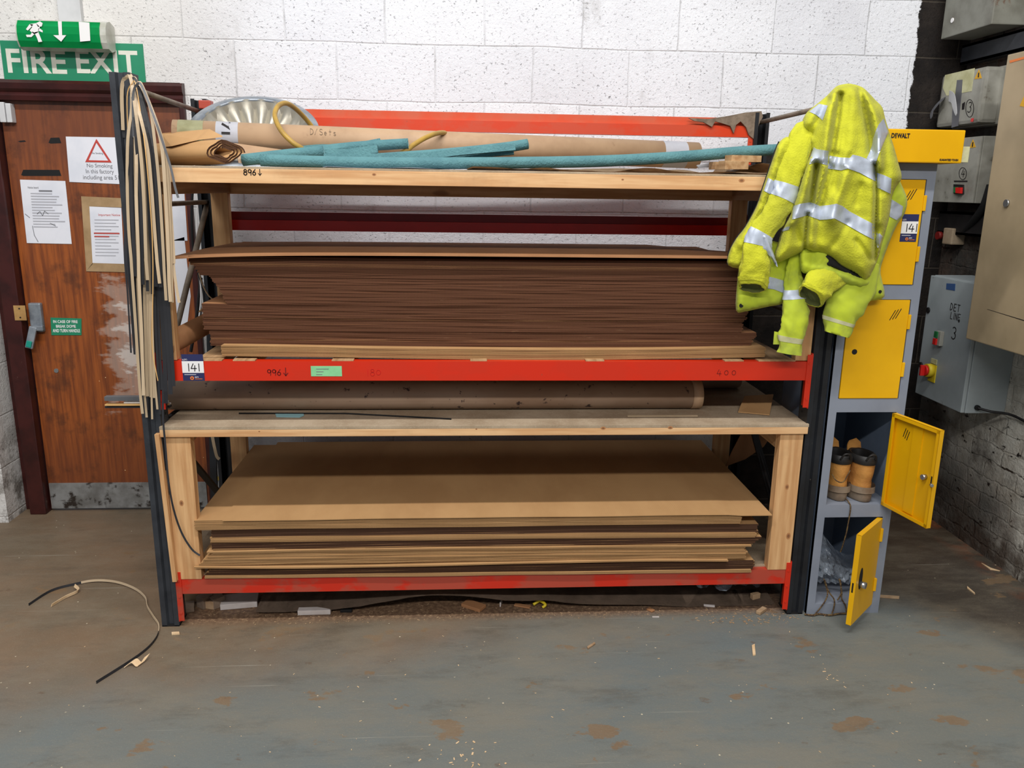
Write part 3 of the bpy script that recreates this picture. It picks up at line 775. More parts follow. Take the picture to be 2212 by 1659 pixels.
connector(BW, -1, .855, 1.80, 2.012, b_rt, 'beam_orange'); connector(0, 1, .855, 1.80, 2.03, b_rt, 'beam_rear')
connector(BW, -1, .855, 1.40, 1.58, b_rm, 'beam_rear'); connector(0, 1, .855, 1.40, 1.58, b_rm, 'beam_rear')
# frame bracing
def brace(p, q, r=.010, mat='steel_dull'):
    B().tube([p, q], r, 10).out('brace', mat, rack)
xl, xr = -UW/2, BW+UW/2
brace((xl, .04, 2.0), (xl, .88, 1.985)); brace((xl, .04, 1.605), (xl, .88, 1.602))
brace((xl, .05, .86), (xl, .87, 1.60), .012); brace((xl, .04, .80), (xl, .88, .80), .009, 'dark_steel')
brace((xr, .04, 1.998), (xr, .88, 1.99)); brace((xr, .04, 1.2), (xr, .88, 1.2)); brace((xr, .05, .2), (xr, .87, .75), .010, 'dark_steel')
B().bar((xl, .06, .82), (xl, .87, .15), .012, .030, (1, 0, 0)).out('brace', 'dark_steel', rack)
B().bar((xr, .06, .15), (xr, .87, .80), .012, .030, (1, 0, 0)).out('brace', 'dark_steel', rack)
# tickets and handwriting on the middle beam
def lot_ticket(cx, cz, w, h, y, parent, tilt=0.):
    o = B().box((cx-w/2, y-.0008, cz-h/2), (cx+w/2, y, cz+h/2)).out('lot_ticket', 'navy', parent, label='white and navy ticket numbered 141')
    k = h
    decal('ticket_panel', [rect(-w/2, -h*.20, w/2, h*.24)], (cx, y-.001, cz), FRONT, 'white', o)
    hand('ticket_number', '141', (cx-w*.30, y-.002, cz-h*.13), h*.28, FRONT, 'ink', o, w=.10, adv=.78)
    txt('ticket_heading', 'LOT:', (cx-w*.46, y-.001, cz+h*.27), w*.22, h*.055, FRONT, 'white', o)
    txt('ticket_print', 'AUCTIONEERS', (cx-w*.40, y-.001, cz-h*.27), w*.5, h*.03, FRONT, 'white', o) if False else decal('ticket_print', [rect(-w*.42, -h*.28, w*.12, -h*.255)], (cx, y-.001, cz), FRONT, 'pale_txt', o)
    decal('ticket_badge', [[(a+w*-.08, b-h*.40) for a, b in arc(0, 0, w*.09, w*.09, 0, 360, 16)[:-1]]], (cx, y-.001, cz), FRONT, 'orange', o)
    decal('ticket_badge_centre', [[(a+w*-.08, b-h*.40) for a, b in arc(0, 0, w*.035, w*.035, 0, 360, 10)[:-1]]], (cx, y-.0018, cz), FRONT, 'navy', o)
    txt('ticket_name', 'BPI', (cx+w*.06, y-.001, cz-h*.385), w*.16, h*.04, FRONT, 'white', o)
    decal('ticket_line', [rect(w*.06, -h*.44, w*.40, -h*.42)], (cx, y-.001, cz), FRONT, 'orange', o)
a, c = pY(396, 823, 0), pY(438, 766, 0)
lot_ticket((a.x+c.x)/2, (a.z+c.z)/2+.001, c.x-a.x, c.z-a.z, .001, b_mid)
p = pY(577, 811, 0); hand('pen_mark', '996', (p.x, .0018, p.z), .022, FRONT, 'ink_red', b_mid, w=.12, adv=.8)
p = pY(612, 812, 0); hand('pen_mark', 'v', (p.x, .0018, p.z), .03, FRONT, 'ink_red', b_mid, w=.10)
p = pY(1548, 812, 0); hand('pen_mark', '400', (p.x, .0018, p.z), .024, FRONT, 'ink_red', b_mid, w=.07, adv=1.2)
p = pY(790, 812, 0); hand('pen_mark', '180', (p.x, .0018, p.z), .026, FRONT, 'beam_rear', b_mid, w=.06)
a, c = pY(672, 813, 0), pY(738, 791, 0)
gl = B().box((a.x, .0008, a.z), (c.x, .002, c.z)).out('shelf_label', 'green_label', b_mid, label='small pale green typed label')
for i, yy in enumerate((797, 803, 809)):
    q0 = pY(683, yy, 0); decal('typed_line', [rect(0, -.001, (.045, .026, .022)[i], .001)], (q0.x, .0008, q0.z), FRONT, 'grey_txt', gl)

# cobweb-like dusty rag over the end of the top rear beam
b = B()
pts = [(1488, 255), (1530, 257), (1575, 250), (1610, 243), (1645, 240), (1648, 252), (1640, 268), (1628, 300), (1618, 292), (1612, 275), (1600, 262), (1590, 270), (1585, 288), (1578, 272), (1560, 266), (1545, 262), (1538, 274), (1520, 264), (1500, 261)]
b.prism([pY(x, y, .845) for x, y in pts], (0, .012, 0))
b.out('dusty_cobweb', 'grime', label='grey dust-laden cobweb draped over the right end of the top rear beam', cat='cobweb')
p = pY(445, 226, .84)
B().box((p.x-.02, .80, p.z-.02), (p.x+.03, .85, p.z+.015), .004).out('beam_end_hook', 'beam_faded', rack)

# ================================================================== timber frames
def timber(kind, label, zt, zb, board_t, front_h, cat, ypost, board_front=0.0):
    return None
lowf = thing('timber_shelf_bench', 'low pine bench standing on the bottom beams inside the rack, board topped', 'timber shelf', (1.215, .45, .2))
zt = .816
B().box((-.004, -.012, zt-.012), (2.436, .86, zt), .001).out('shelf_board', 'board', lowf, label='dusty fibre board top')
lrail = B().box((-.004, -.012, .776), (2.434, .032, zt-.012), .002).out('front_rail', 'pine_x', lowf)
B().box((.0, .80, .74), (2.43, .84, .80), .002).out('back_rail', 'pine_x', lowf)
lpost = B().box((.006, .0, .2), (.100, .044, .776), .002).out('post', 'pine_z', lowf)
rpost = B().box((2.332, .0, .2), (2.424, .044, .776), .002).out('post', 'pine_z', lowf)
B().box((.012, .80, .2), (.085, .845, .74), .002).out('post', 'pine_z', lowf)
B().box((2.345, .80, .2), (2.42, .845, .74), .002).out('post', 'pine_z', lowf)
B().box((2.338, .044, .70), (2.42, .80, .776), .002).out('side_rail', 'pine_y', lowf)
B().box((.012, .044, .70), (.05, .80, .776), .002).out('side_rail', 'pine_y', lowf)
B().box((.0, .03, .198), (2.43, .86, .206)).out('base_board', 'board', lowf)
B().bar((-.012, -.006, .79), (.004, -.006, .20), .016, .03, (0, -1, 0), .001).out('edge_batten', 'pine_z', lowf)

upf = thing('timber_shelf_unit', 'tall pine shelf frame on the middle beams with 896 pencilled on its rail', 'timber shelf', (1.215, .45, 1.06))
zt = 1.742
B().box((.0, -.008, zt-.008), (2.42, .86, zt), .001).out('shelf_board', 'board', upf)
fr = B().box((.0, -.010, 1.686), (2.425, .03, zt-.008), .002).out('front_rail', 'pine_x', upf)
B().box((.0, .80, 1.64), (2.42, .845, 1.73), .002).out('back_rail', 'pine_x', upf)
for x0, x1 in ((.005, .09), (2.335, 2.42)):
    B().box((x0, .03, 1.645), (x1, .80, 1.73), .002).out('side_rail', 'pine_y', upf)
    B().box((x0, .79, 1.06), (x1-.012, .835, 1.645), .002).out('post', 'pine_z', upf)
B().box((.0, .012, 1.06), (.072, .052, 1.645), .002).out('post', 'pine_z', upf)
B().box((2.366, .012, 1.06), (2.425, .052, 1.645), .002).out('post', 'pine_z', upf)
p = pY(526, 378, -.010); hand('pencil_mark', '896', (p.x, -.0102, p.z), .019, FRONT, 'ink', fr, w=.16, adv=.78)
p = pY(555, 379, -.010); hand('pencil_mark', 'v', (p.x+.004, -.0102, p.z), .021, FRONT, 'ink', fr, w=.11)
def knots(par, y, pts, ax='x'):
    """dark oval knots let into the face of a timber"""
    for px, py, r in pts:
        c_ = pY(px, py, y); b = B()
        for k, (rr_, t_) in enumerate(((1.0, .0001), (.55, .0003))):
            b.prism([c_+Vector((math.cos(a)*r*rr_*(1.25 if ax == 'x' else .8), -t_, math.sin(a)*r*rr_*(.8 if ax == 'x' else 1.2))) for a in (2*math.pi*q/14 for q in range(14))], (0, .0004, 0), mi=k)
        b.out('knot', ['knot_ring', 'knot_core'], par)
knots(fr, -.0101, [(808, 377, .006), (1602, 390, .009), (1345, 388, .004)])
knots(lrail, -.0121, [(1303, 925, .008), (1448, 924, .008), (1029, 927, .003), (560, 932, .003)])
knots(lpost, -.0001, [(392, 1087, .010)], 'z'); knots(rpost, -.0001, [(1700, 1052, .010), (1703, 1158, .012)], 'z')
# cross slats carrying the upper stack
for i, (xa, xb) in enumerate([(420, 478), (502, 550), (716, 763), (1016, 1052), (1266, 1306), (1567, 1608), (1640, 1720)]):
    a = pY(xa, 780, -.0); c = pY(xb, 780, -.0)
    B().box((a.x, .006, 1.0585), (c.x, .05, 1.0625)).box((a.x, .046, 1.035), (c.x, .86, 1.0625)).out('support_slat', 'pine_y', label='%s pine slat laid across the middle beams under the cardboard' % ('first, wide', 'second', 'third', 'fourth', 'fifth', 'sixth', 'last, widest')[i], cat='slat', group='slats across the middle beams')

# ================================================================== stacked cardboard
def card_sheet(x0, x1, y0, y1, z, t, seed, sag, mats, label, group, lift=0., name='cardboard_sheet'):
    """one corrugated sheet: liners above and below, fluted core set back a hair"""
    rr = random.Random(seed); n = 36; b = B(); hide = mats[1] != 'flute_tan' and rr.random() < .94
    ph = rr.random()*6; cols = []
    for i in range(n+1):
        u = i/n; x = x0+(x1-x0)*u
        dz = sag(u) + .0007*math.sin(ph+u*11)
        yj = .0012*math.sin(ph*2+u*23)
        zf = z+dz+(lift*(min(u, 1-u) < .08)*0)
        rows = []
        for y, k in ((y0+yj, 0), (y0+yj+.12, .6), (y1, 1)):
            drop = lift*(1-k)**2
            e = .0016 if k == 0 else 0
            rows.append((x, y, e, zf*(1)+(z-zf)*k*.5+drop))
        cols.append(rows)
    L = t*.22
    layers = [(0, 0), (L, 0), (L, 1), (t-L, 1), (t-L, 0), (t, 0)] if not hide else [(0, 0), (L*.5, 0), (L, 0), (t-L*.5, 0), (t-L*.3, 1), (t, 1)]
    V = [[[b.bm.verts.new((x, y+(e if ins else 0), zz+h)) for (x, y, e, zz) in rows] for (h, ins) in layers] for rows in cols]
    def q(a, c, d, e, mi):
        try: f = b.bm.faces.new((a, c, d, e)); f.material_index = mi
        except ValueError: pass
    for i in range(n):
        A, D = V[i], V[i+1]
        for r in range(2):
            q(A[5][r], D[5][r], D[5][r+1], A[5][r+1], 0)
            q(A[0][r+1], D[0][r+1], D[0][r], A[0][r], 0)
        for l in range(5):
            mi = 1 if (l in (1, 2, 3) or hide) else 0
            q(A[l][0], D[l][0], D[l+1][0], A[l+1][0], mi)
            q(D[l][2], A[l][2], A[l+1][2], D[l+1][2], mi)
    for Ae, fl in ((V[0], 0), (V[-1], 1)):
        for l in range(5):
            for r in range(2):
                q(*( (Ae[l][r], Ae[l+1][r], Ae[l+1][r+1], Ae[l][r+1]) ), 1 if l in (1, 2, 3) else 0)
    return b.out(name, mats, label=label, cat='cardboard sheet', group=group)

TH = .0054
ORD = ['first', 'second', 'third', 'fourth', 'fifth', 'sixth', 'seventh', 'eighth', 'ninth', 'tenth', 'eleventh', 'twelfth']
def bundle(z, n, x0, x1, y0, y1, jx, jy, sag, mats, what, where, seed, t=TH, shear=(0, 0)):
    for k in range(n):
        rr = random.Random(seed*100+k); f = k/max(1, n-1)
        card_sheet(x0+rr.uniform(-jx, jx)*.5+shear[0]*f, x1+rr.uniform(-jx, jx)+shear[1]*f, y0+rr.uniform(-jy, jy)*(.35 if mats[1] != 'flute_tan' else .8), y1+rr.uniform(-.01, .01), z+k*t, t*.97, seed*100+k, sag, mats,
                   (what if n == 1 else '%s, %s from its bottom' % (what, ORD[k])), None if n == 1 else where)
    return z+n*t
DK = ['card', 'flute_dark']; TN = ['card', 'flute_tan']; RD = ['card_red', 'flute_red']
s0 = lambda u: -.010*u
sL = lambda u: .0035*math.sin(u*math.pi) - .006*u
z = .207
z = bundle(z, 2, .115, 2.262, -.012, .90, .004, .002, s0, TN, "tan sheet in the bottom pair of the lower stack", 'bottom pair, lower stack', 1)
z = bundle(z, 7, .118, 2.272, -.004, .90, .006, .002, s0, DK, "dark-edged sheet in the lower stack's lowest dark bundle", 'lowest dark bundle, lower stack', 2, shear=(.03, 0))
z = bundle(z, 1, .080, 2.16, -.020, .90, .002, .001, lambda u: -.006*math.sin(u*6)-.008*u, TN, 'pale warped sheet sticking out left at the base of the lighter bundle, lower stack', 'pale warped sheet', 3)
z = bundle(z, 10, .098, 2.238, -.010, .90, .008, .003, sL, TN, "light-edged sheet in the lower stack's ragged pale bundle", 'pale bundle, lower stack', 4, shear=(.05, -.01))
z = bundle(z, 1, .130, 2.250, -.014, .90, .002, .001, sL, TN, 'thin light sheet dividing the dark bundles at mid height, lower stack', 'divider sheets', 5)
z = bundle(z, 6, .150, 2.262, -.004, .90, .006, .002, sL, DK, "dark-edged sheet in the lower stack's middle bundle", 'middle dark bundle, lower stack', 6, shear=(0, .03))
z = bundle(z, 4, .146, 2.268, -.008, .90, .004, .002, sL, TN, "light-edged sheet in the lower stack's pale foursome", 'pale foursome, lower stack', 7)
z = bundle(z, 6, .152, 2.272, -.004, .90, .006, .002, sL, DK, "dark-edged sheet in the lower stack's upper dark bundle", 'upper dark bundle, lower stack', 8)
z = bundle(z, 7, .094, 2.200, -.012, .925, .004, .002, lambda u: .002-.001*u, TN, "tan sheet jutting left beneath the lower stack's top sheet", 'tan bundle under the top, lower stack', 9)
card_sheet(.200, 2.320, -.020, .945, z+.002, .004, 991, lambda u: .002*math.sin(u*3)-.004*(u > .93), DK[:1]+['card'], 'wide smooth top sheet of the lower stack, overhanging at the right', None, name='top_cardboard_sheet')
zlow = z

su = lambda u: -.012*math.sin(u*math.pi)**2*(1 if u else 1)
sv = lambda u: -.004*math.sin(u*math.pi)-.004*u
z = 1.064
z = bundle(z, 7, .225, 2.255, .035, .80, .004, .002, lambda u: .004*math.cos(u*5)-.006*math.sin(u*math.pi)+.004, TN[:1]+['flute_tan'], "light brown sheet in the upper stack's lowest bundle", 'lowest light bundle, upper stack', 21)
z = bundle(z, 11, .175, 2.205, .080, .80, .005, .002, sv, RD, "dark-edged sheet in the upper stack's second bundle", 'second bundle, upper stack', 22, shear=(0, .03))
z = bundle(z, 9, .155, 2.175, .076, .80, .006, .002, sv, RD, "dark-edged sheet in the upper stack's wide third bundle", 'third bundle, upper stack', 23)
z = bundle(z, 9, .157, 2.185, .072, .80, .006, .002, sv, RD, "dark-edged sheet in the upper stack's fourth bundle", 'fourth bundle, upper stack', 24)
z = bundle(z, 10, .245, 2.200, .068, .80, .006, .002, sv, RD, "dark-edged sheet in the upper stack's set-back fifth bundle", 'fifth bundle, upper stack', 25, shear=(-.02, .0))
z = bundle(z, 9, .222, 2.215, .0675, .80, .006, .002, sv, RD, "dark-edged sheet in the upper stack's sixth bundle", 'sixth bundle, upper stack', 28, shear=(-.03, 0))
z = bundle(z, 7, .160, 2.200, .064, .82, .006, .002, sv, RD, "dark sheet in the upper stack's seventh bundle jutting left", 'seventh bundle, upper stack', 26, shear=(-.02, 0))
z = bundle(z, 6, .125, 2.190, .066, .84, .006, .002, sv, RD, "very dark sheet in the upper stack's topmost bundle", 'topmost bundle, upper stack', 27)
zup = z
# the bowed top sheet: sags at its left corner
b = B(); nx, ny = 44, 10; G = []
for i in range(nx+1):
    u = i/nx; row = []
    for j in range(ny+1):
        v = j/ny
        x = .050+(2.33-.050)*u; y = .028+(.88-.028)*v
        zz = z+.010 - .014*math.exp(-u*9)*(1-.6*v)*1.6 + .014*math.exp(-((v-.0)/.5)**2)*0 + .004*math.sin(v*math.pi) - .012*v - .030*max(0, u-.84)/.16*v*.9
        row.append((x+.03*(1-u)*v, y, zz))
    G.append(row)
for dz in (0, .004): pass
top = [[b.bm.verts.new((x, y, z_+.004)) for x, y, z_ in r] for r in G]; bot = [[b.bm.verts.new((x, y, z_)) for x, y, z_ in r] for r in G]
for i in range(nx):
    for j in range(ny):
        b.bm.faces.new((top[i][j], top[i+1][j], top[i+1][j+1], top[i][j+1])); b.bm.faces.new((bot[i][j+1], bot[i+1][j+1], bot[i+1][j], bot[i][j]))
for i in range(nx):
    b.bm.faces.new((bot[i][0], bot[i+1][0], top[i+1][0], top[i][0])); b.bm.faces.new((bot[i+1][ny], bot[i][ny], top[i][ny], top[i+1][ny]))
for j in range(ny):
    b.bm.faces.new((bot[0][j+1], bot[0][j], top[0][j], top[0][j+1])); b.bm.faces.new((bot[nx][j], bot[nx][j+1], top[nx][j+1], top[nx][j]))
b.out('top_cardboard_sheet', 'card_red', smooth=.6, label='bowed top sheet of the upper stack, its left corner drooping', cat='cardboard sheet')

# loose folded pieces left of the stacks
def fold(name, pts_px, y0, y1, label, mat='card', th=.005):
    b = B(); P = [pY(x, y, y0) for x, y in pts_px]
    b.prism(P, (0, y1-y0, 0)); return b.out(name, mat, label=label, cat='cardboard piece')
def bent(name, path, width_vec, mats, label, t=.005, cat='cardboard piece', k=5):
    pts = smooth_path(path, k); b = B(); wv = Vector(width_vec); n = len(pts)
    rings = []
    for i, p in enumerate(pts):
        d = (pts[min(i+1, n-1)]-pts[max(i-1, 0)]).normalized(); nv = d.cross(wv).normalized()*t/2
        rings.append([b.bm.verts.new(v) for v in (p-nv, p+nv, p+wv+nv, p+wv-nv)])
    for a, c in zip(rings, rings[1:]):
        for m in range(4): b.bm.faces.new((a[m], a[(m+1) % 4], c[(m+1) % 4], c[m]))
    b.bm.faces.new(rings[0]); b.bm.faces.new(rings[-1])
    return b.out(name, mats, smooth=.7, label=label, cat=cat)
bent('curled_cardboard', [(.03, .02, 1.088), (.052, .015, 1.080), (.064, .01, 1.10), (.060, .02, 1.135), (.04, .05, 1.16)], (.04, .34, .02), 'card_red', 'curled strip of cardboard at the left end of the middle shelf')
bent('folded_flap', [(.055, .35, 1.185), (.10, .35, 1.215), (.17, .34, 1.222)], (.03, .40, .02), 'card', 'folded cardboard flap poking out left of the upper stack')
bent('cardboard_flap', [(.19, .55, 1.31), (.215, .50, 1.27), (.25, .46, 1.245)], (.01, .2, .0), 'card', 'narrow bent cardboard tongue beside the left rear post')
bent('bent_cardboard_corner', [(.10, .0, .262), (.128, .0, .255), (.155, .0, .28), (.178, .0, .33)], (.05, .35, .03), 'card', 'bent-up cardboard corner at the left of the lower stack')
# leaning panel at the right rear, seen under the bench
b = B()
P = [pY(x, y, .70) for x, y in ((1600, 940), (1668, 938), (1650, 965), (1610, 992), (1567, 1008), (1582, 975))]
b.prism(P, (0, .006, 0)); b.out('leaning_cardboard', 'card_red', label='brown cardboard sheet leaning in the dark right rear corner of the rack', cat='cardboard piece')

# ================================================================== things on the bench under the middle beam
p = pY(368, 858, .225); q = pY(1510, 861, .225)
tb = thing('large_cardboard_tube', 'long grimy cardboard tube lying under the middle red beam', 'cardboard tube', ((p.x+q.x)/2, .27, .817))
zc = .817+.058
B().hollow((p.x-.02, .225, zc), (q.x, .225, zc), .057, .052, 40).out('tube_wall', ['tube_dirty', 'card'], tb)
B().hollow((q.x-.038, .225, zc), (q.x+.002, .225, zc), .0585, .0565, 40).out('end_collar', ['tube', 'card'], tb, label='crimped paler end collar')
a = pY(1515, 845, .55); c = pY(1598, 845, .55)
tb = thing('grey_cardboard_tube', 'shadowed cardboard tube behind the grimy one, rounded end to the right', 'cardboard tube', (1.6, .55, .817))
B().tube([(.5, .56, .872), (c.x-.02, .56, .872), (c.x-.006, .56, .872), (c.x, .56, .872)], [.054, .054, .048, .03], 32).out('tube_wall', 'tube_dirty', tb)
B().bar((1.75, .10, .8195), (2.03, .10, .8195), .012, .004).out('edging_offcut', 'strip_tan', label='short beige edging offcut beside the end of the grimy tube', cat='offcut')
a, c = pY(515, 889, .15), pY(975, 905, .15)
b = B().tube([(a.x, .155, .820), ((a.x+c.x)/2, .15, .8195), at(975, 905, 'Z', .8195)], .003, 6)
b.out('thin_cord', 'black', label='thin black cord lying in front of the grimy tube', cat='cord')
P = [at(x, y, 'Z', .8172) for x, y in ((594, 893), (655, 892), (657, 898), (648, 902), (597, 901))]
B().prism(P, (0, 0, .0015)).out('paper_tag', 'foam_in', label='small pale blue-grey slip of paper on the bench board', cat='paper')
P = [at(x, y, 'Z', .830) for x, y in ((1595, 885), (1608, 865), (1670, 862), (1665, 893))]
b = B().prism([(P[0].x, P[0].y, .818), (P[1].x, P[1].y, .846), (P[2].x, P[2].y, .848), (P[3].x, P[3].y+.01, .819)], (0, .002, .003))
b.out('folded_cardboard_scrap', 'card', label='folded brown cardboard scrap on the right end of the bench board', cat='cardboard piece')
# bundle of trims poking out left of the upright
for i, (xa, xb, yy, hh, mt, lb) in enumerate([(228, 330, 860, 9, 'strip_grey', 'thick grey trim poking out left of the rack, topmost of its bundle'), (270, 330, 868, 3.4, 'white', 'white trim, shorter upper one of the two poking out left'),
        (275, 330, 873, 3.4, 'white', 'white trim, lower one of the two poking out left'), (229, 330, 873.5, 3, 'strip_wood', 'honey coloured trim poking out left under the grey one'), (229, 330, 878, 4, 'strip_black', 'black trim lowest in the bundle poking out left')]):
    a = pY(xa, yy, .10+.012*(i % 3)); z_ = a.z; hz = hh/1751.5*3.1/2; xe = -.012+.003*i
    B().box((a.x, a.y-.012, z_-hz), (xe, a.y+.012, z_+hz), .0008).out('edging_trim', mt, label=lb, cat='trim strip', group='trims stored lengthways on the bench')

# ================================================================== things on the top shelf
zt = 1.742
def tubep(px, py, y): return pY(px, py, y)
A = pY(376, 291, .34); Z = pY(1505, 336, .66)
tb = thing('long_cardboard_tube', 'long tan cardboard tube numbered 71 lying along the top shelf', 'cardboard tube', ((A.x+Z.x)/2, .45, 1.8))
d = (Z-A).normalized(); rT = .055
tw = B().hollow(A, Z, rT, .048, 48).out('tube_wall', ['tube', 'card'], tb)
def band(p0, p1, r, mat, name, a0, a1, label=None, par=tb):
    b = B(); dd = (p1-p0).normalized(); a = Vector((0, 0, 1)); a = (a-dd*a.dot(dd)).normalized(); c = dd.cross(a); n = 18; R2 = []
    for pp in (p0, p1):
        R2.append([b.bm.verts.new(pp+(a*math.cos(math.radians(a0+(a1-a0)*k/n))+c*math.sin(math.radians(a0+(a1-a0)*k/n)))*r) for k in range(n+1)])
    for k in range(n): b.bm.faces.new((R2[0][k], R2[0][k+1], R2[1][k+1], R2[1][k]))
    bmesh.ops.solidify(b.bm, geom=b.bm.faces[:], thickness=.0004)
    return b.out(name, mat, par, smooth=1., label=label)
# angle measured from up towards the camera side: find the sign
sg = 1 if d.cross(Vector((0, 0, 1))).y < 0 else -1
band(A+d*.155, A+d*.235, rT+.0007, 'paper', 'paper_label', -10*sg, 170*sg, 'white paper label')
band(A+d*.02, A+d*.11, rT+.0007, 'cream_label', 'clear_tape', -20*sg, 150*sg, 'yellowed clear tape')
band(Z-d*.165, Z-d*.06, rT+.0007, 'paper', 'paper_label', -10*sg, 170*sg, 'white paper label near the far end')
nf = Vector((d.y, -d.x, 0)).normalized(); upd = nf.cross(d)*-1
if upd.z < 0: upd = -upd
# the number 71 runs down the label, turned a quarter
def wrap(o):
    """lay flat lettering round the tube"""
    off = wloc(o)
    for ve in o.data.vertices:
        g = ve.co+off-A; al = g.dot(d); h_ = max(-rT*.95, min(rT*.95, g.dot(upd))); pr = max(0, g.dot(nf)-rT)
        ve.co = A+d*al+(nf*math.sqrt(rT*rT-h_*h_)+upd*h_).normalized()*(rT+.0012+pr)-off
o_ = A+d*.176+nf*rT+upd*.050
wrap(txt('lettering', '71', o_, .044, .032, (-upd, d), 'ink', tb, bold=.03))
o_ = A+d*.50+nf*rT+upd*.018
wrap(hand('pencil_writing', 'D/Sets', o_, .022, (d, upd), 'ink_grey', tb, w=.07, adv=.8))

# rolled and folded cardboard at the left
def roll():
    o = thing('rolled_cardboard', 'folded roll of brown corrugated cardboard at the left end of the top shelf', 'cardboard roll', (.3, .2, zt))
    E_ = pY(486, 329, .06); axis = Vector((-.30, .16, -.012))
    w3, h3 = .066, .040
    u = Vector((.95, .30, 0)).normalized(); v = Vector((0, 0, 1))
    pts = []
    for k in range(90):
        t = k/89*2*math.pi*3.3; s = 1-.62*k/89
        c, sn = math.cos(t), math.sin(t)
        r = 1/(abs(c)**1.5+abs(sn)**1.5)**(1/1.5)
        pts.append(E_+u*(w3*s*r*c+(.004*math.sin(t*3)))+v*(h3*s*r*sn+.002*math.sin(t*5)))
    b = B(); n = len(pts); rings = []
    for i, p in enumerate(pts):
        dd = (pts[min(i+1, n-1)]-pts[max(i-1, 0)]).normalized(); nv = dd.cross(axis).normalized()*.0032
        e = .004*math.sin(i*1.3)
        rings.append([b.bm.verts.new(q) for q in (p-nv+axis*e, p+nv+axis*e, p+axis+nv, p+axis-nv)])
    for a, c in zip(rings, rings[1:]):
        for m in range(4):
            f = b.bm.faces.new((a[m], a[(m+1) % 4], c[(m+1) % 4], c[m])); f.material_index = 1 if m == 0 else 0
    b.bm.faces.new(rings[0]); b.bm.faces.new(rings[-1])
    b.out('roll', ['card', 'flute_dark'], o, smooth=.5)
    P = [pY(x, y, yy) for x, y, yy in ((350, 290, .22), (372, 288, .30), (452, 281, .20), (480, 296, .10), (430, 302, .10), (370, 316, .12), (350, 318, .16))]
    b = B(); b.prism(P, (0, .004, .004)); b.out('flap', 'card', o, label='loose upper flap')
roll()
P = [pY(505, 312, .30), pY(640, 330, .34), pY(728, 350, .30), pY(560, 356, .16), pY(515, 352, .14)]
b = B(); b.prism([P[0], P[1], P[2], P[3], P[4]], (0, .002, .005)); b.out('flat_cardboard', 'tube', label='flat tan cardboard wedge lying behind the teal foam pieces', cat='cardboard piece')

# teal foam pipe lengths
def foam(path, r, ri, label, nm='foam_pipe'):
    o = thing(nm, label, 'foam tube', path[0], 'teal foam tubes on the top shelf')
    B().hollow(None or path[0], path[-1], r, ri, 20, bend=smooth_path(path, 4)).out('sleeve', ['foam', 'foam_in'], o)
foam([pY(563, 346, .03), pY(800, 352, .05), pY(1060, 352, .07), pY(1300, 348, .10), pY(1480, 338, .14), pY(1600, 328, .18), pY(1700, 322, .20)], .0205, .012, 'longest teal foam tube, its open end at the left front of the top shelf')
foam([pY(524, 346, .16), pY(620, 335, .16), pY(700, 327, .17)], .0210, .012, 'short teal foam tube lying just right of the cardboard roll')
foam([pY(640, 332, .24), pY(760, 318, .25), pY(882, 310, .25)], .0190, .012, 'teal foam tube pointing up right, ending beneath the first hose loop')
foam([pY(560, 345, .22), pY(700, 327, .23), pY(822, 305, .26)], .011, .006, 'thin teal foam tube behind the others, uppermost left')
foam([pY(780, 345, .12), pY(960, 332, .14), pY(1080, 320, .15), pY(1140, 311, .16)], .0185, .012, 'teal foam tube rising to the centre, round end beside the cardboard tube')
def foam_strip(pts, wd, label):
    b = B(); n = len(pts)
    b.ribbon(smooth_path(pts, 4), wd, .012, (0, .25, 1)); b.out('foam_strip', 'foam', label=label, cat='foam strip', group='teal foam strips on the top shelf')
foam_strip([pY(648, 333, .20), pY(740, 331, .20), pY(816, 322, .19)], .028, 'flat teal foam strip across the left tubes')
foam_strip([pY(700, 340, .10), pY(900, 338, .10), pY(1000, 328, .10), pY(1113, 318, .10)], .024, 'flat teal foam strip above the longest tube, square end at the centre')
foam_strip([pY(880, 342, .13), pY(1000, 338, .13), pY(1110, 329, .12)], .016, 'narrow dark teal foam strip tucked under the square-ended one')
foam_strip([pY(650, 322, .36), pY(700, 318, .36), pY(760, 322, .36)], .02, 'small teal foam strip lying flat against the cardboard tube')

# ochre hose looping over the tube
hp = [pY(560, 347, .21), pY(580, 346, .22), pY(620, 342, .30), pY(655, 326, .26), pY(632, 308, .24), pY(608, 283, .26), pY(594, 252, .32), pY(600, 230, .38), pY(618, 223, .44), pY(640, 236, .52), pY(665, 262, .60), pY(690, 295, .62), pY(720, 330, .58),
      pY(800, 345, .40), pY(868, 330, .26), pY(892, 314, .28), pY(918, 298, .33), pY(944, 288, .40), pY(962, 288, .48), pY(968, 300, .58), pY(960, 335, .64)]
B().tube(smooth_path(hp, 6), .0095, 12).out('hose', 'hose', smooth=1.5, label='ochre hose looping over the long cardboard tube', cat='hose')

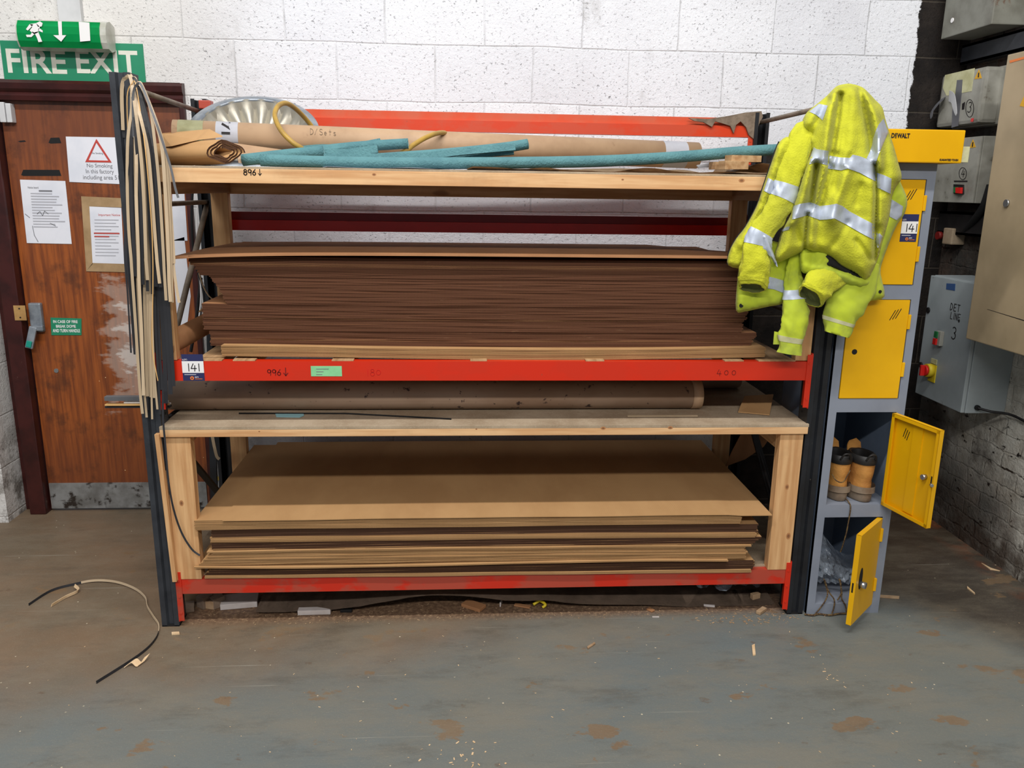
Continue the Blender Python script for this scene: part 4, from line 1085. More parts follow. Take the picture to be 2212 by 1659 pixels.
# round fluted reflector behind
def reflector():
    c = pY(547, 281, .56); 
    o = thing('round_reflector', 'round fluted metal lamp reflector leaning on the wall at the top left of the rack', 'reflector', (c.x, .56, 1.76))
    R = .262; ax = Vector((.06, -.60, .80))
    b = B(); axn = ax.normalized(); u = Vector((1, 0, 0)); u = (u-axn*u.dot(axn)).normalized(); v = axn.cross(u)
    rings = []; nf = 22; seg = 176
    for r, h, fl in ((.03, -.10, 0), (.07, -.095, .3), (.12, -.078, .8), (.17, -.048, 1), (.205, -.018, 1), (.216, .002, .3)):
        rings.append([b.bm.verts.new(c+axn*(h+.030*fl*(abs(math.sin(t*nf/2))-.5))+(u*math.cos(t)+v*math.sin(t))*(r+.014*fl*(abs(math.sin(t*nf/2))-.5))) for t in (2*math.pi*k/seg for k in range(seg))])
    for a, d_ in zip(rings, rings[1:]):
        for k in range(seg): b.bm.faces.new((a[k], a[(k+1) % seg], d_[(k+1) % seg], d_[k]))
    b.bm.faces.new(rings[0])
    b.out('fluted_bowl', 'spun', o, smooth=.5)
    b = B(); rings = []
    for r, h in ((.214, .0), (.219, .006), (.230, .006), (.246, -.002), (R, -.008), (R, -.014), (.244, -.014), (.214, -.006)):
        rings.append([b.bm.verts.new(c+axn*h+(u*math.cos(t)+v*math.sin(t))*r) for t in (2*math.pi*k/96 for k in range(96))])
    rings.append(rings[0])
    for a, d_ in zip(rings, rings[1:]):
        for k in range(96): b.bm.faces.new((a[k], a[(k+1) % 96], d_[(k+1) % 96], d_[k]))
    b.out('rim', 'alloy', o, smooth=.9, label='pale flat outer rim')
reflector()

# kraft paper lying along the front edge, crumpled at the right
def paper_sheet(x0, x1, y0, y1, z0, amp, seed, name, mat, label, nx=60, ny=8, th=.0015, cat='paper'):
    b = B(); G = []
    for i in range(nx+1):
        u = i/nx; r = []
        for j in range(ny+1):
            v = j/ny
            x = x0+(x1-x0)*u; y = y0+(y1-y0)*v+.008*noise.noise(Vector((x*9, seed, 0)))*(1-v)
            zz = z0+amp*max(0, noise.noise(Vector((x*7, y*9, seed)))+.35)*(1.0 if 0 < i < nx else .3)
            r.append(Vector((x, y, zz)))
        G.append(r)
    T_ = [[b.bm.verts.new(p) for p in r] for r in G]
    for i in range(nx):
        for j in range(ny): b.bm.faces.new((T_[i][j], T_[i+1][j], T_[i+1][j+1], T_[i][j+1]))
    bmesh.ops.solidify(b.bm, geom=b.bm.faces[:], thickness=th)
    return b.out(name, mat, smooth=.5, label=label, cat=cat)
paper_sheet(1.12, 2.32, -.004, .5, zt+.002, .016, 3.3, 'kraft_paper', 'kraft', 'rumpled brown kraft paper under the teal tube along the shelf edge')
paper_sheet(.62, 1.45, .0, .4, zt+.001, .004, 6.3, 'white_sheet', 'paper', 'thin white sheet under the longest teal tube, centre left')
paper_sheet(2.10, 2.40, .10, .36, zt+.003, .045, 8.1, 'crumpled_paper', 'kraft', 'crumpled brown paper heap at the right end of the top shelf', 26, 18)
for i, (xa, ya, xb, yb, y_, lb) in enumerate([(1566, 348, 1622, 366, .06, 'pale timber offcut at the front of the little pile'), (1580, 336, 1650, 350, .10, 'pale timber offcut lying on top of the little pile'), (1545, 350, 1572, 366, .13, 'end-on timber offcut at the left of the little pile')]):
    a, c = pY(xa, yb, y_), pY(xb, ya, y_)
    B().hexa([(a.x, y_, a.z), (c.x, y_+.02, a.z+.002), (c.x, y_+.02, c.z), (a.x, y_, c.z), (a.x-.01, y_+.05, a.z), (c.x-.01, y_+.07, a.z+.002), (c.x-.01, y_+.07, c.z), (a.x-.01, y_+.05, c.z)], .001).out('timber_offcut', 'pine_y', label=lb, cat='timber offcut', group='timber offcuts on the top shelf')
P = [pY(x, y, .2) for x, y in ((1505, 357), (1540, 350), (1546, 360), (1510, 364))]
B().prism(P, (0, .01, 0)).out('white_scrap', 'paper', label='white paper scrap peeping out beside the timber offcuts', cat='paper')

# ================================================================== strips hung over the top brace
def zoom1(x, y): return (x/4.046+220, y/4.046+150)
def zoom2(x, y): return (x/4.046+220, y/4.046+560)
def strip(p1, p2, wd, y, mat, label, group, over=True, wl=None, nm='edging_strip'):
    px = [zoom1(*p) for p in p1]+[zoom2(*p) for p in p2]
    pts = []
    n = len(px)
    for i, (a, c) in enumerate(px):
        f = min(1, max(0, (c-170)/90.0))
        yy = y*f+(y+.05)*(1-f)
        pts.append(pY(a, c, yy))
    if over:
        t = pts[0]; pts = [Vector((t.x-.045, t.y+.01, t.z-.16)), Vector((t.x-.035, t.y+.008, t.z-.03)), Vector((t.x-.016, t.y+.004, t.z+.007))]+pts
    pts = smooth_path(pts, 5)
    tw = R_.uniform(-.35, .35)
    sides = [Vector((1, .25+tw*math.sin(i*.05), 0)) for i in range(len(pts))]
    B().ribbon(pts, wd, .0016, sides).out(nm, mat, label=label, cat='edging strip', group=group)
gt = 'beige edging strips hanging at the left upright'; gb = 'black edging strips hanging at the left upright'
TLs = [
 ([(250, 95), (262, 330), (228, 600), (222, 1000), (235, 1400), (255, 1650)], [(262, 100), (290, 500), (330, 1100), (355, 1350)], .0095, 'slim beige strip hanging furthest left, reaching nearly the lowest'),
 ([(255, 90), (300, 400), (345, 800), (370, 1200), (385, 1650)], [(385, 0), (400, 182)], .0105, 'beige strip ending first, level with the taped notice, left of two'),
 ([(252, 82), (290, 240), (345, 450), (400, 700), (430, 1000), (460, 1400), (480, 1650)], [(480, 0), (505, 212)], .0105, 'beige strip ending first, level with the taped notice, right of two'),
 ([(262, 100), (300, 740), (300, 1100), (315, 1500), (320, 1650)], [(325, 200), (345, 600), (365, 1190)], .0105, 'beige strip left of centre ending square near the bench'),
 ([(345, 150), (420, 330), (470, 700), (500, 1000), (520, 1300), (540, 1650)], [(545, 100), (562, 360)], .0095, 'beige strip, leftmost of the right-hand cluster'),
 ([(348, 150), (450, 400), (520, 650), (550, 1000), (572, 1400), (582, 1650)], [(588, 200), (600, 372)], .0110, 'beige strip, broadest of the right-hand cluster'),
 ([(352, 148), (490, 500), (560, 800), (590, 1200), (608, 1650)], [(608, 50), (618, 378)], .0080, 'beige strip behind the broadest one of the right-hand cluster'),
 ([(355, 150), (500, 520), (575, 830), (600, 1200), (630, 1650)], [(625, 50), (652, 250), (676, 380)], .0095, 'beige strip bowing out furthest right'),
 ([(290, 110), (345, 420), (372, 900), (385, 1300), (385, 1640)], [(375, 300), (385, 700), (398, 1198)], .0125, 'beige strip in the central sheaf, second from its left'),
 ([(300, 110), (360, 500), (400, 900), (405, 1400), (405, 1640)], [(405, 330), (415, 700), (432, 1205)], .0125, 'beige strip in the central sheaf, third from its left'),
 ([(305, 115), (380, 520), (420, 900), (425, 1400), (425, 1640)], [(425, 360), (440, 760), (458, 1212)], .0095, 'beige strip in the central sheaf, right edge'),
 ([(262, 120), (280, 500), (290, 900), (300, 1300), (305, 1650)], [(315, 300), (350, 900), (392, 1382)], .0085, 'beige strip behind the central sheaf ending lowest left'),
 ([(300, 130), (390, 600), (430, 1000), (440, 1640)], [(440, 500), (460, 1000), (486, 1312)], .0080, 'beige strip behind the central sheaf flicking right at its tip'),
 ([(300, 130), (380, 600), (420, 1000), (430, 1640)], [(420, 500), (432, 1100), (440, 1398)], .0070, 'brownish beige strip ending lowest of all in the sheaf'),
]
for i, (a, c, wd, lb) in enumerate(TLs):
    strip(a, c, wd*(1.0 if i < 8 else .92), (-.040-.0030*((i*5) % 7)) if i < 8 else -.016-.0012*(i-8), 'strip_tan2' if i in (2, 3, 5, 7) else 'strip_tan', lb, gt)
BLs = [
 ([(245, 130), (255, 500), (250, 900), (265, 1300), (285, 1650)], [(288, 150)], .0110, 'black strip hanging second from the left, short'),
 ([(260, 120), (300, 500), (325, 900), (350, 1650)], [(360, 222)], .0115, 'black strip left of the first short beige one'),
 ([(300, 120), (370, 450), (430, 700), (450, 1000), (480, 1330)], [(475, 240)], .0130, 'broad black strip down the centre of the sheaf'),
 ([(290, 120), (350, 500), (395, 900), (420, 1400), (440, 1650)], [(445, 305)], .0110, 'black strip between the two short beige ones'),
 ([(300, 120), (440, 600), (470, 900), (495, 1300), (512, 1650)], [(515, 245)], .0110, 'black strip between the central sheaf and the right cluster'),
 ([(262, 160), (290, 500), (330, 1000), (385, 1650)], [(400, 280)], .0100, 'black strip ending in a step below the short beige ones'),
 ([(240, 160), (232, 600), (205, 1300), (200, 1640)], [(225, 300), (255, 818)], .0055, 'slim black strip hanging left of the upright, leftmost'),
 ([(242, 160), (236, 600), (215, 1300), (215, 1640)], [(245, 300), (286, 832)], .0065, 'slim black strip hanging left of the upright, second'),
 ([(300, 150), (400, 700), (440, 1100), (460, 1640)], [(475, 300), (500, 900), (530, 1140)], .0170, 'long black strip right of the central sheaf'),
 ([(310, 150), (420, 700), (470, 1100), (490, 1640)], [(515, 300), (545, 800), (560, 1260)], .0150, 'long black strip, third from the right'),
 ([(320, 150), (440, 700), (490, 1100), (520, 1640)], [(550, 350), (585, 850), (600, 1180)], .0150, 'long black strip, second from the right'),
 ([(330, 150), (450, 700), (510, 1100), (545, 1640)], [(580, 400), (612, 850), (628, 1110)], .0120, 'long black strip, rightmost, beside the lot ticket'),
 ([(280, 150), (330, 700), (360, 1200), (370, 1640)], [(380, 600), (392, 1000), (398, 1318)], .0080, 'black strip showing beneath the central sheaf, left'),
 ([(290, 150), (380, 700), (420, 1200), (450, 1640)], [(470, 600), (492, 1000), (508, 1355)], .0085, 'black strip showing beneath the central sheaf, right'),
]
for i, (a, c, wd, lb) in enumerate(BLs):
    yy = -.010-.0012*(i-8) if i > 7 else (-.034-.003*(i % 3) if i != 4 else -.045)
    strip(a, c, wd, yy, 'strip_black', lb, gb)
strip([(352, 150), (450, 400), (520, 600), (600, 850), (640, 1030), (668, 1122)], [], .0075, -.085, 'strip_grey', 'short grey strip kinking away to the right in front of the shelf rail', None)
strip([(300, 150), (380, 700), (430, 1300), (445, 1640)], [(445, 315), (438, 700), (455, 880), (490, 1062)], .0028, -.060, 'strip_wood', 'thin honey coloured strip bowing in front of the black ones', None)
# one very long strip trailing down beside the pine post
px = [(352, 840), (352, 900), (357, 960), (364, 1040), (375, 1100), (392, 1150), (414, 1186), (432, 1200)]
pts = smooth_path([pY(x, y, -.035+.0012*i) for i, (x, y) in enumerate(px)], 5)
B().ribbon(pts, .007, .0014, [Vector((1, .9 if i > 15 else .1, 0)) for i in range(len(pts))]).out('trailing_edging_strip', 'strip_black', label='very long thin black strip curling down in front of the left pine post', cat='edging strip')
for xa_, lb_ in ((-.125, 'black upright profile leaning on the wall right of the door frame'), (-.082, 'second black profile on the wall, nearest the left rear upright')):
    B().hexa([(xa_-.05, 1.02, .0), (xa_-.018, 1.02, .0), (xa_+.018, 1.165, 1.74), (xa_-.010, 1.165, 1.74), (xa_-.05, 1.045, .0), (xa_-.018, 1.045, .0), (xa_+.018, 1.185, 1.74), (xa_-.010, 1.185, 1.74)]).out('leaning_profile', 'upright_black', label=lb_, cat='metal profile')
# cables and profiles behind the left rear upright
for i, (px, rad, mt, lb) in enumerate([([(417, 398), (414, 470), (420, 560), (438, 620), (445, 700)], .006, 'black', 'black cable sagging beside the left rear upright'),
       ([(428, 400), (426, 520), (434, 640), (424, 720)], .0035, 'white', 'thin white cable beside the left rear upright, left one'),
       ([(447, 560), (452, 640), (456, 700)], .0035, 'white', 'thin white cable beside the left rear upright, right one'),
       ([(434, 600), (424, 690), (412, 760)], .008, 'dark_steel', 'dark rod leaning behind the left rear upright')]):
    B().tube(smooth_path([pY(x, y, 1.0+.02*i) for x, y in px], 5), rad, 8).out('wall_cable', mt, smooth=1.5, label=lb, cat='cable')
pts = smooth_path([pY(x, y, .75) for x, y in ((458, 938), (462, 960), (468, 985), (474, 992))], 4)
B().ribbon(pts, .014, .002).out('beige_strip_end', 'strip_tan', label='end of a beige strip dangling behind the bench at the left', cat='edging strip')
pts = smooth_path([pY(x, y, .72) for x, y in ((430, 590), (440, 620), (452, 640), (466, 650))], 4)
B().ribbon(pts, .012, .002, (0, 1, 0)).out('curled_strip_end', 'strip_tan', label='curled beige strip end showing left of the upper stack', cat='edging strip')
B().box((-.20, WY-.004, .165), (.14, WY, .185)).out('yellow_strap', 'yellow_strap', label='yellow strap stretched low behind the left end of the rack', cat='strap')

# ================================================================== locker tower
LX0, LX1, LD, LH = 2.512, 2.816, .45, 1.79
lk = thing('locker', 'tall grey locker tower with four yellow doors, upper two shut, lower two hanging open', 'locker', ((LX0+LX1)/2, LD/2, 0))
b = B().box((LX0, .0, 0), (LX0+.0012, LD, LH)).box((LX1-.0012, .0, 0), (LX1, LD, LH)).box((LX0, LD-.0012, 0), (LX1, LD, LH)).box((LX0, .0, LH-.0012), (LX1, LD, LH))
b.out('carcass', 'locker_in', lk)
rails = [(0, .045), (.425, .478), (.860, .914), (1.298, 1.352), (1.735, LH)]
b = B().box((LX0, -.001, 0), (LX0+.032, .018, LH)).box((LX1-.032, -.001, 0), (LX1, .018, LH))
for z0, z1 in rails: b.box((LX0+.032, -.001, z0), (LX1-.032, .018, z1))
b.out('front_frame', 'locker', lk)
for z0, z1 in rails[:4]: B().box((LX0+.002, .018, z1-.004), (LX1-.002, LD-.002, z1-.001)).out('shelf', 'locker', lk)
def door_closed(z0, z1, ticket):
    x0, x1 = LX0+.034, LX1-.036
    d_ = B().box((x0+.001, -.004, z0+.002), (x1-.001, .014, z1-.002), .0015).out('door', 'yellow', lk)
    h = z1-z0
    for k in range(3):
        xc = x1-.062+.011*k; zc = z1-.055
        decal('vent_slit', [[(-.012, -.020), (-.009, -.020), (.010, .018), (.007, .018)]], (xc, -.004, zc+.003*(k-1)), FRONT, 'black', d_, t=.0006)
    B().disc((x0+.040, -.004, z0+h*.48), (0, -1, 0), .0105, .0008, 16).out('lock_hole', 'black', d_)
    for zz in (z0+h*.30, z0+h*.78):
        B().box((x1-.001, -.007, zz-.028), (x1+.010, .0, zz+.028), .002).out('hinge', 'yellow', d_)
    return d_
dA = door_closed(1.352, 1.735, True); dB = door_closed(.914, 1.298, False)
a, c = pY(1943, 522, -.005), pY(1986, 463, -.005)
lot_ticket((a.x+c.x)/2, (a.z+c.z)/2, c.x-a.x, c.z-a.z, -.0042, dA)
def door_open(z0, z1, free, mat_, inner):
    """swung door: hinge line at the right stile, free edge at 'free' (x, y)"""
    H = Vector((LX1-.034, -.003, 0)); F = Vector((free[0], free[1], 0)); L = (F-H); w = L.length; u = L.normalized()
    zc = (z0+z1)/2; n = Vector((-u.y, u.x, 0))          # outer face side, towards the wall
    if not inner: pass
    V = lambda a, d, z: H+u*a+n*d+Vector((0, 0, z))
    s = 1
    b = B()
    b.hexa([V(0, 0, z0), V(w, 0, z0), V(w, 0, z1), V(0, 0, z1), V(0, .0014, z0), V(w, .0014, z0), V(w, .0014, z1), V(0, .0014, z1)])
    t = .018; r = .014
    for a0, a1, q0, q1 in ((0, .0014, z0, z1), (w-.0014, w, z0, z1)):
        b.hexa([V(a0, -t, q0), V(a1, -t, q0), V(a1, -t, q1), V(a0, -t, q1), V(a0, 0, q0), V(a1, 0, q0), V(a1, 0, q1), V(a0, 0, q1)])
    for q0, q1 in ((z0, z0+.0014), (z1-.0014, z1)):
        b.hexa([V(0, -t, q0), V(w, -t, q0), V(w, -t, q1), V(0, -t, q1), V(0, 0, q0), V(w, 0, q0), V(w, 0, q1), V(0, 0, q1)])
    for a0, a1, q0, q1 in ((0, r, z0, z1), (w-r, w, z0, z1), (0, w, z0, z0+r), (0, w, z1-r, z1)):
        b.hexa([V(a0, -t, q0), V(a1, -t, q0), V(a1, -t, q1), V(a0, -t, q1), V(a0, -t+.0014, q0), V(a1, -t+.0014, q0), V(a1, -t+.0014, q1), V(a0, -t+.0014, q1)])
    d_ = b.out('door', 'yellow', lk)
    # stiffening channel down the inside
    b = B(); b.hexa([V(w*.42, -.004, z0+r), V(w*.62, -.004, z0+r), V(w*.62, -.004, z1-r), V(w*.42, -.004, z1-r), V(w*.42, 0, z0+r), V(w*.62, 0, z0+r), V(w*.62, 0, z1-r), V(w*.42, 0, z1-r)])
    b.out('stiffener', 'yellow', d_)
    for k in range(3):
        a0 = .060+.010*k; zt_ = z1-.045-.004*k; b = B()
        for q0 in (-.0008, .0016):
            b.prism([V(a0, q0, zt_), V(a0+.003, q0, zt_), V(a0-.010+.003, q0, zt_-.036), V(a0-.010, q0, zt_-.036)], n*-.0004)
        b.out('vent_slit', 'black', d_)
    return d_, V, w, u, n
dC, V, w, u, n = door_open(.480, .858, (2.832, -.240), 'yellow', True)
zz = .662
B().tube([V(w-.055, -.0005, zz), V(w-.055, -.016, zz)], .010, 16).out('lock_barrel', 'chrome', dC)
B().tube([V(w-.006, -.018, zz-.012), V(w+.004, -.022, zz-.012)], .006, 12).out('latch_cam', 'chrome', dC)
B().hexa([V(w-.010, -.0188, zz-.018), V(w-.004, -.0188, zz-.018), V(w-.004, -.0188, zz+.02), V(w-.010, -.0188, zz+.02), V(w-.010, -.0182, zz-.018), V(w-.004, -.0182, zz-.018), V(w-.004, -.0182, zz+.02), V(w-.010, -.0182, zz+.02)]).out('latch_slot', 'black', dC)
H = Vector((LX1-.034, -.003, 0))
# the lowest door swings across the opening, its outer face towards the room
F = Vector((2.613, -.168, 0)); u = (F-H).normalized(); w = (F-H).length; n = Vector((-u.y, u.x, 0))
if n.x < 0: n = -n
V = lambda a, d, z: H+u*a+n*d+Vector((0, 0, z))
z0, z1 = .042, .420
b = B(); t = .018
b.hexa([V(0, 0, z0), V(w, 0, z0), V(w, 0, z1), V(0, 0, z1), V(0, .0014, z0), V(w, .0014, z0), V(w, .0014, z1), V(0, .0014, z1)])
for a0, a1, q0, q1 in ((0, .0014, z0, z1), (w-.0014, w, z0, z1), (0, w, z0, z0+.0014), (0, w, z1-.0014, z1)):
    b.hexa([V(a0, -t, q0), V(a1, -t, q0), V(a1, -t, q1), V(a0, -t, q1), V(a0, 0, q0), V(a1, 0, q0), V(a1, 0, q1), V(a0, 0, q1)])
dD = b.out('door', 'yellow', lk)
zm = z0+(z1-z0)*.42
b = B(); b.prism([V(w-.050+.020*math.cos(t_), .0016, zm+.024+.046*math.sin(t_)) for t_ in (2*math.pi*k/20 for k in range(20))], n*.0006)
b.out('lock_recess', 'black', dD, label='dark oval hole worn around the lock')
B().tube([V(w-.052, .0, zm), V(w-.052, .024, zm)], .013, 20).out('lock_barrel', 'chrome', dD)
B().hexa([V(w+.0002, -.012, zm-.02), V(w+.0008, -.012, zm-.02), V(w+.0008, -.012, zm+.02), V(w+.0002, -.012, zm+.02), V(w+.0002, -.006, zm-.02), V(w+.0008, -.006, zm-.02), V(w+.0008, -.006, zm+.02), V(w+.0002, -.006, zm+.02)]).out('latch_slot', 'black', dD)
for zc in (z0+.09, z1-.07):
    p_ = V(.004, .003, zc); B().box((p_.x-.006, p_.y-.006, zc-.028), (p_.x+.006, p_.y+.006, zc+.028), .002).out('hinge', 'yellow', dD)

# yellow headboard on top of the tower
hb = thing('yellow_headboard', 'long yellow metal header box on top of the locker tower, half behind the jacket', 'header box', (2.66, .08, LH))
a, c = pY(2077, 352, -.055), pY(2080, 281, -.055)
hx1, hz0, hz1 = a.x+.0, LH+.001, c.z
B().box((2.40, -.055, hz0), (hx1, .22, hz1), .004).out('box', 'yellow', hb)
l0, l1 = pY(1925, 298, -.055), pY(1966, 288, -.055)
W_ = l1.x-l0.x; Hh = l1.z-l0.z
txt('lettering', 'D', (l0.x, -.0552, l0.z), W_*.17, Hh, FRONT, 'ink', hb, bold=.04)
txt('lettering', 'E', (l0.x+W_*.19, -.0552, l0.z+Hh*.28), W_*.10, Hh*.72, FRONT, 'ink', hb, bold=.04)
decal('lettering_bar', [rect(0, 0, W_*.10, Hh*.14)], (l0.x+W_*.19, -.0552, l0.z), FRONT, 'ink', hb)
txt('lettering', 'WALT', (l0.x+W_*.30, -.0552, l0.z), W_*.70, Hh, FRONT, 'ink', hb, bold=.04)
l0, l1 = pY(2029, 347.5, -.055), pY(2070, 343.5, -.055)
txt('small_lettering', 'GUARANTEED TOUGH', (l0.x, -.0552, l0.z), l1.x-l0.x, l1.z-l0.z, FRONT, 'ink', hb, bold=.03)
B().box((hx1-.001, -.045, hz0+.004), (hx1+.03, -.040, hz0+.058), .001).out('cream_tab', 'cream_label', hb)

# ---- work boots
def boot(cx, y0, zb, label, side, rot=0.0):
    o = thing('work_boot', label, 'boot', (cx, y0+.13, zb), 'pair of work boots')
    cr, sr = math.cos(rot), math.sin(rot)
    def ring(b, z, yc, hl, hw, n=28, toe=.0, sx=0.):
        R = []; hw *= 1.08
        for k in range(n):
            t = 2*math.pi*k/n; c, s = math.cos(t), math.sin(t)
            x = hw*math.copysign(abs(c)**.8, c); y = yc+hl*math.copysign(abs(s)**.9, s)
            if s > 0: x *= 1-.12*s; z_ = z+toe*s
            else: x *= 1-.10*(-s); z_ = z
            x += sx
            R.append(b.bm.verts.new((cx+x*cr-y*sr, y0+x*sr+y*cr, zb+z_)))
        return R
    def loft(b, secs, cap0=True, cap1=True):
        rs = [ring(b, *s) for s in secs]
        for a, c in zip(rs, rs[1:]):
            for k in range(28): b.bm.faces.new((a[k], a[(k+1) % 28], c[(k+1) % 28], c[k]))
        if cap0: b.bm.faces.new(list(reversed(rs[0])))
        if cap1: b.bm.faces.new(rs[-1])
    b = B(); loft(b, [(0, .138, .134, .044), (.006, .140, .140, .048), (.026, .140, .142, .049), (.036, .140, .139, .047), (.040, .140, .134, .044)])
    b.out('sole', 'boot_sole', o, smooth=.9)
    b = B(); loft(b, [(.036, .140, .134, .0455), (.055, .139, .131, .0465), (.070, .132, .122, .0455), (.085, .118, .106, .043), (.100, .096, .088, .041), (.115, .080, .074, .0405), (.130, .074, .068, .041), (.148, .072, .066, .042), (.160, .071, .064, .0425)], True, False)
    b.out('upper', 'boot', o, smooth=.9)
    b = B(); loft(b, [(.038, .060, .066, .0478), (.064, .055, .058, .047)], False, False)
    b.out('heel_rand', 'boot_sole', o, smooth=.9, label='grey scuffed heel rand') if side else b.bm.free()
    b = B(); loft(b, [(.154, .071, .068, .045), (.166, .071, .071, .047), (.180, .072, .070, .0465), (.188, .074, .064, .042), (.184, .075, .054, .034), (.166, .076, .050, .031), (.13, .08, .05, .03)], False, True)
    b.out('collar', 'boot_black', o, smooth=.9, label='black padded ankle collar')
    b = B(); sp = .035
    tp = lambda x, y, z: (cx+x*cr-y*sr, y0+x*sr+y*cr, zb+z)
    b.ribbon([tp(0, .135, .12), tp(0, .138, .17), tp(-.004, .140, .205), tp(-.012, .135, .222)], [.055, .06, .055, .03], .006, (1, 0, 0))
    b.out('tongue', 'boot', o, smooth=.9)
    b = B(); b.tube(smooth_path([tp(-.020, .004, .176), tp(-.010, -.006, .200), tp(.010, -.006, .200), tp(.018, .004, .178)], 5), .004, 8)
    b.out('pull_loop', 'boot_black', o)
    return o
zb = .479
boot(at(1815, 1082, 'Z', zb).x, .030, zb, 'left tan work boot, black collar, heel to the front with a lace drawn across it', True, -.05)
boot(at(1868, 1083, 'Z', zb).x, .016, zb, 'right tan work boot, black collar, standing upright with its tongue lolling', True, .03)
def cord(name, pts, r, mat, label, cat='cord', k=5):
    B().tube(smooth_path(pts, k), r, 8).out(name, mat, smooth=1.5, label=label, cat=cat)
cord('boot_lace', [(2.565, .02, .60), (2.575, .000, .58), (2.60, -.004, .575), (2.62, .004, .60), (2.632, .01, .62)], .0022, 'lace', 'brown lace drawn across the heel of the left boot', 'lace')
cord('hanging_lace', [(2.640, .05, .49), (2.640, .01, .486), (2.642, -.008, .470), (2.641, -.008, .42), (2.638, -.006, .36), (2.634, .0, .31), (2.632, .01, .27)], .0026, 'lace', 'speckled brown lace trailing down from the boots into the lowest compartment', 'lace')
for i, pts in enumerate([[(2.600, .06, .125), (2.602, .02, .085), (2.588, .0, .062), (2.565, -.008, .030), (2.545, -.012, .006)], [(2.600, .05, .125), (2.606, .02, .09), (2.624, .0, .062), (2.622, -.008, .030), (2.614, -.014, .008)], [(2.665, .06, .125), (2.662, .02, .09), (2.655, .0, .066), (2.670, -.008, .040), (2.676, -.012, .010)], [(2.672, .06, .12), (2.660, .02, .08), (2.640, .004, .058)]]):
    cord('dangling_cord', pts, .0028, 'lace', ('speckled cord trailing to the left foot of the locker', 'speckled cord over the plinth, middle of three', 'speckled cord over the plinth, nearest the open door', 'short speckled cord on the locker floor')[i])
cord('frayed_cord', [(2.50, -.012, .006), (2.53, -.02, .005), (2.56, -.014, .007), (2.60, -.022, .005), (2.64, -.014, .006), (2.675, -.012, .006)], .004, 'lace', 'frayed cord lying along the foot of the locker')
# crumpled clear bag
b = B(); nx, nz = 34, 26; G = []
for i in range(nx+1):
    u = i/nx; r = []
    for j in range(nz+1):
        v = j/nz
        hgt = .30-.17*u**1.1+.02*math.sin(u*7); z_ = .10+(hgt-.08)*v - .02*math.sin(u*math.pi)*(1-v) 
        x = LX0+.036+u*.24; nn = noise.noise(Vector((x*26, z_*22, 1.7)))+.5*noise.noise(Vector((x*60, z_*50, 4)))
        y = .10+.10*v-.06*math.sin(v*math.pi)+.035*nn
        r.append(b.bm.verts.new((x, y, z_+.008*nn)))
    G.append(r)
for i in range(nx):
    for j in range(nz): b.bm.faces.new((G[i][j], G[i+1][j], G[i+1][j+1], G[i][j+1]))
bmesh.ops.solidify(b.bm, geom=b.bm.faces[:], thickness=.012)
b.out('polythene_bag', 'bag', smooth=.35, label='crumpled clear polythene bag stuffed in the lowest locker compartment', cat='plastic bag')

# ================================================================== electrical gear on the right wall
WX = 3.6
def wall_box(name, label, cat, xf, yn, yf, z0, z1, mat, bev=.006, side_x=None, **kw):
    o = thing(name, label, cat, ((xf+WX)/2, (yn+yf)/2, z0))
    B().box((xf, yn, z0), (side_x or WX, yf, z1), bev).out('case', mat, o, **kw)
    return o
def sx(px, py, xf):      # local (u, v) of a picture point on a face at x = xf
    q_ = at(px, py, 'X', xf); return (-q_.y, q_.z)
def facedecal(name, polys, xf, mat, par, t=.0012):
    return decal(name, [[sx(*q_, xf) for q_ in pl] for pl in polys], (xf, 0, 0), SIDE, mat, par, t=t)
# DET LINE enclosure
xf = 3.389
det = wall_box('control_cabinet', 'pale grey control cabinet penned DET LINE 3 with a red rotary switch', 'control cabinet', xf+.02, .519, .905, .706, 1.300, 'box_clean', .004)
dd = B().box((xf, .521, .708), (xf+.018, .903, 1.298), .003).out('cabinet_door', 'box_clean', det)
q0 = at(2052, 672, 'X', xf); hand('pen_mark', 'DET', (xf-.0005, q0.y, q0.z+.006), .032, SIDE, 'ink', dd, w=.09, adv=.85)
q0 = at(2053, 686, 'X', xf); hand('pen_mark', 'LINE', (xf-.0005, q0.y, q0.z-.004), .030, SIDE, 'ink', dd, w=.09, adv=.72)
q0 = at(2055, 731, 'X', xf); hand('pen_mark', '3', (xf-.0005, q0.y, q0.z), .055, SIDE, 'ink', dd, w=.07)
q0 = at(2069, 704, 'X', xf); hand('pen_mark', '*', (xf-.0005, q0.y, q0.z), .03, SIDE, 'ink', dd, w=.09)
facedecal('maker_label', [[(2045, 612), (2064, 613), (2063, 628), (2044, 625)]], xf, 'blue_label', dd)
for x, y in ((2006, 670), (1990, 788)):
    q0 = at(x, y, 'X', xf); B().disc((xf, q0.y, q0.z), (-1, 0, 0), .014, .006, 16).out('quarter_turn_lock', 'dark_steel', dd)
q0 = at(2033, 731, 'X', xf)
pb = B().box((xf-.02, q0.y-.022, q0.z-.034), (xf, q0.y+.012, q0.z+.036), .003).out('push_button_box', 'box_grey', dd)
B().box((xf-.026, q0.y-.004, q0.z+.002), (xf-.018, q0.y+.022, q0.z+.032), .002).out('green_button', 'switch_green', pb, label='green start button')
B().box((xf-.028, q0.y-.004, q0.z-.032), (xf-.018, q0.y+.022, q0.z-.002), .002).out('red_button', 'red', pb, label='red stop button')
q0 = at(2014, 800, 'X', xf)
B().box((xf-.004, q0.y-.034, q0.z-.055), (xf+.001, q0.y+.024, q0.z+.030), .001).out('switch_plate', 'switch_yellow', dd)
B().box((xf-.004, q0.y-.030, q0.z+.034), (xf+.001, q0.y+.018, q0.z+.058), .001).out('switch_tag', 'cream_label', dd)
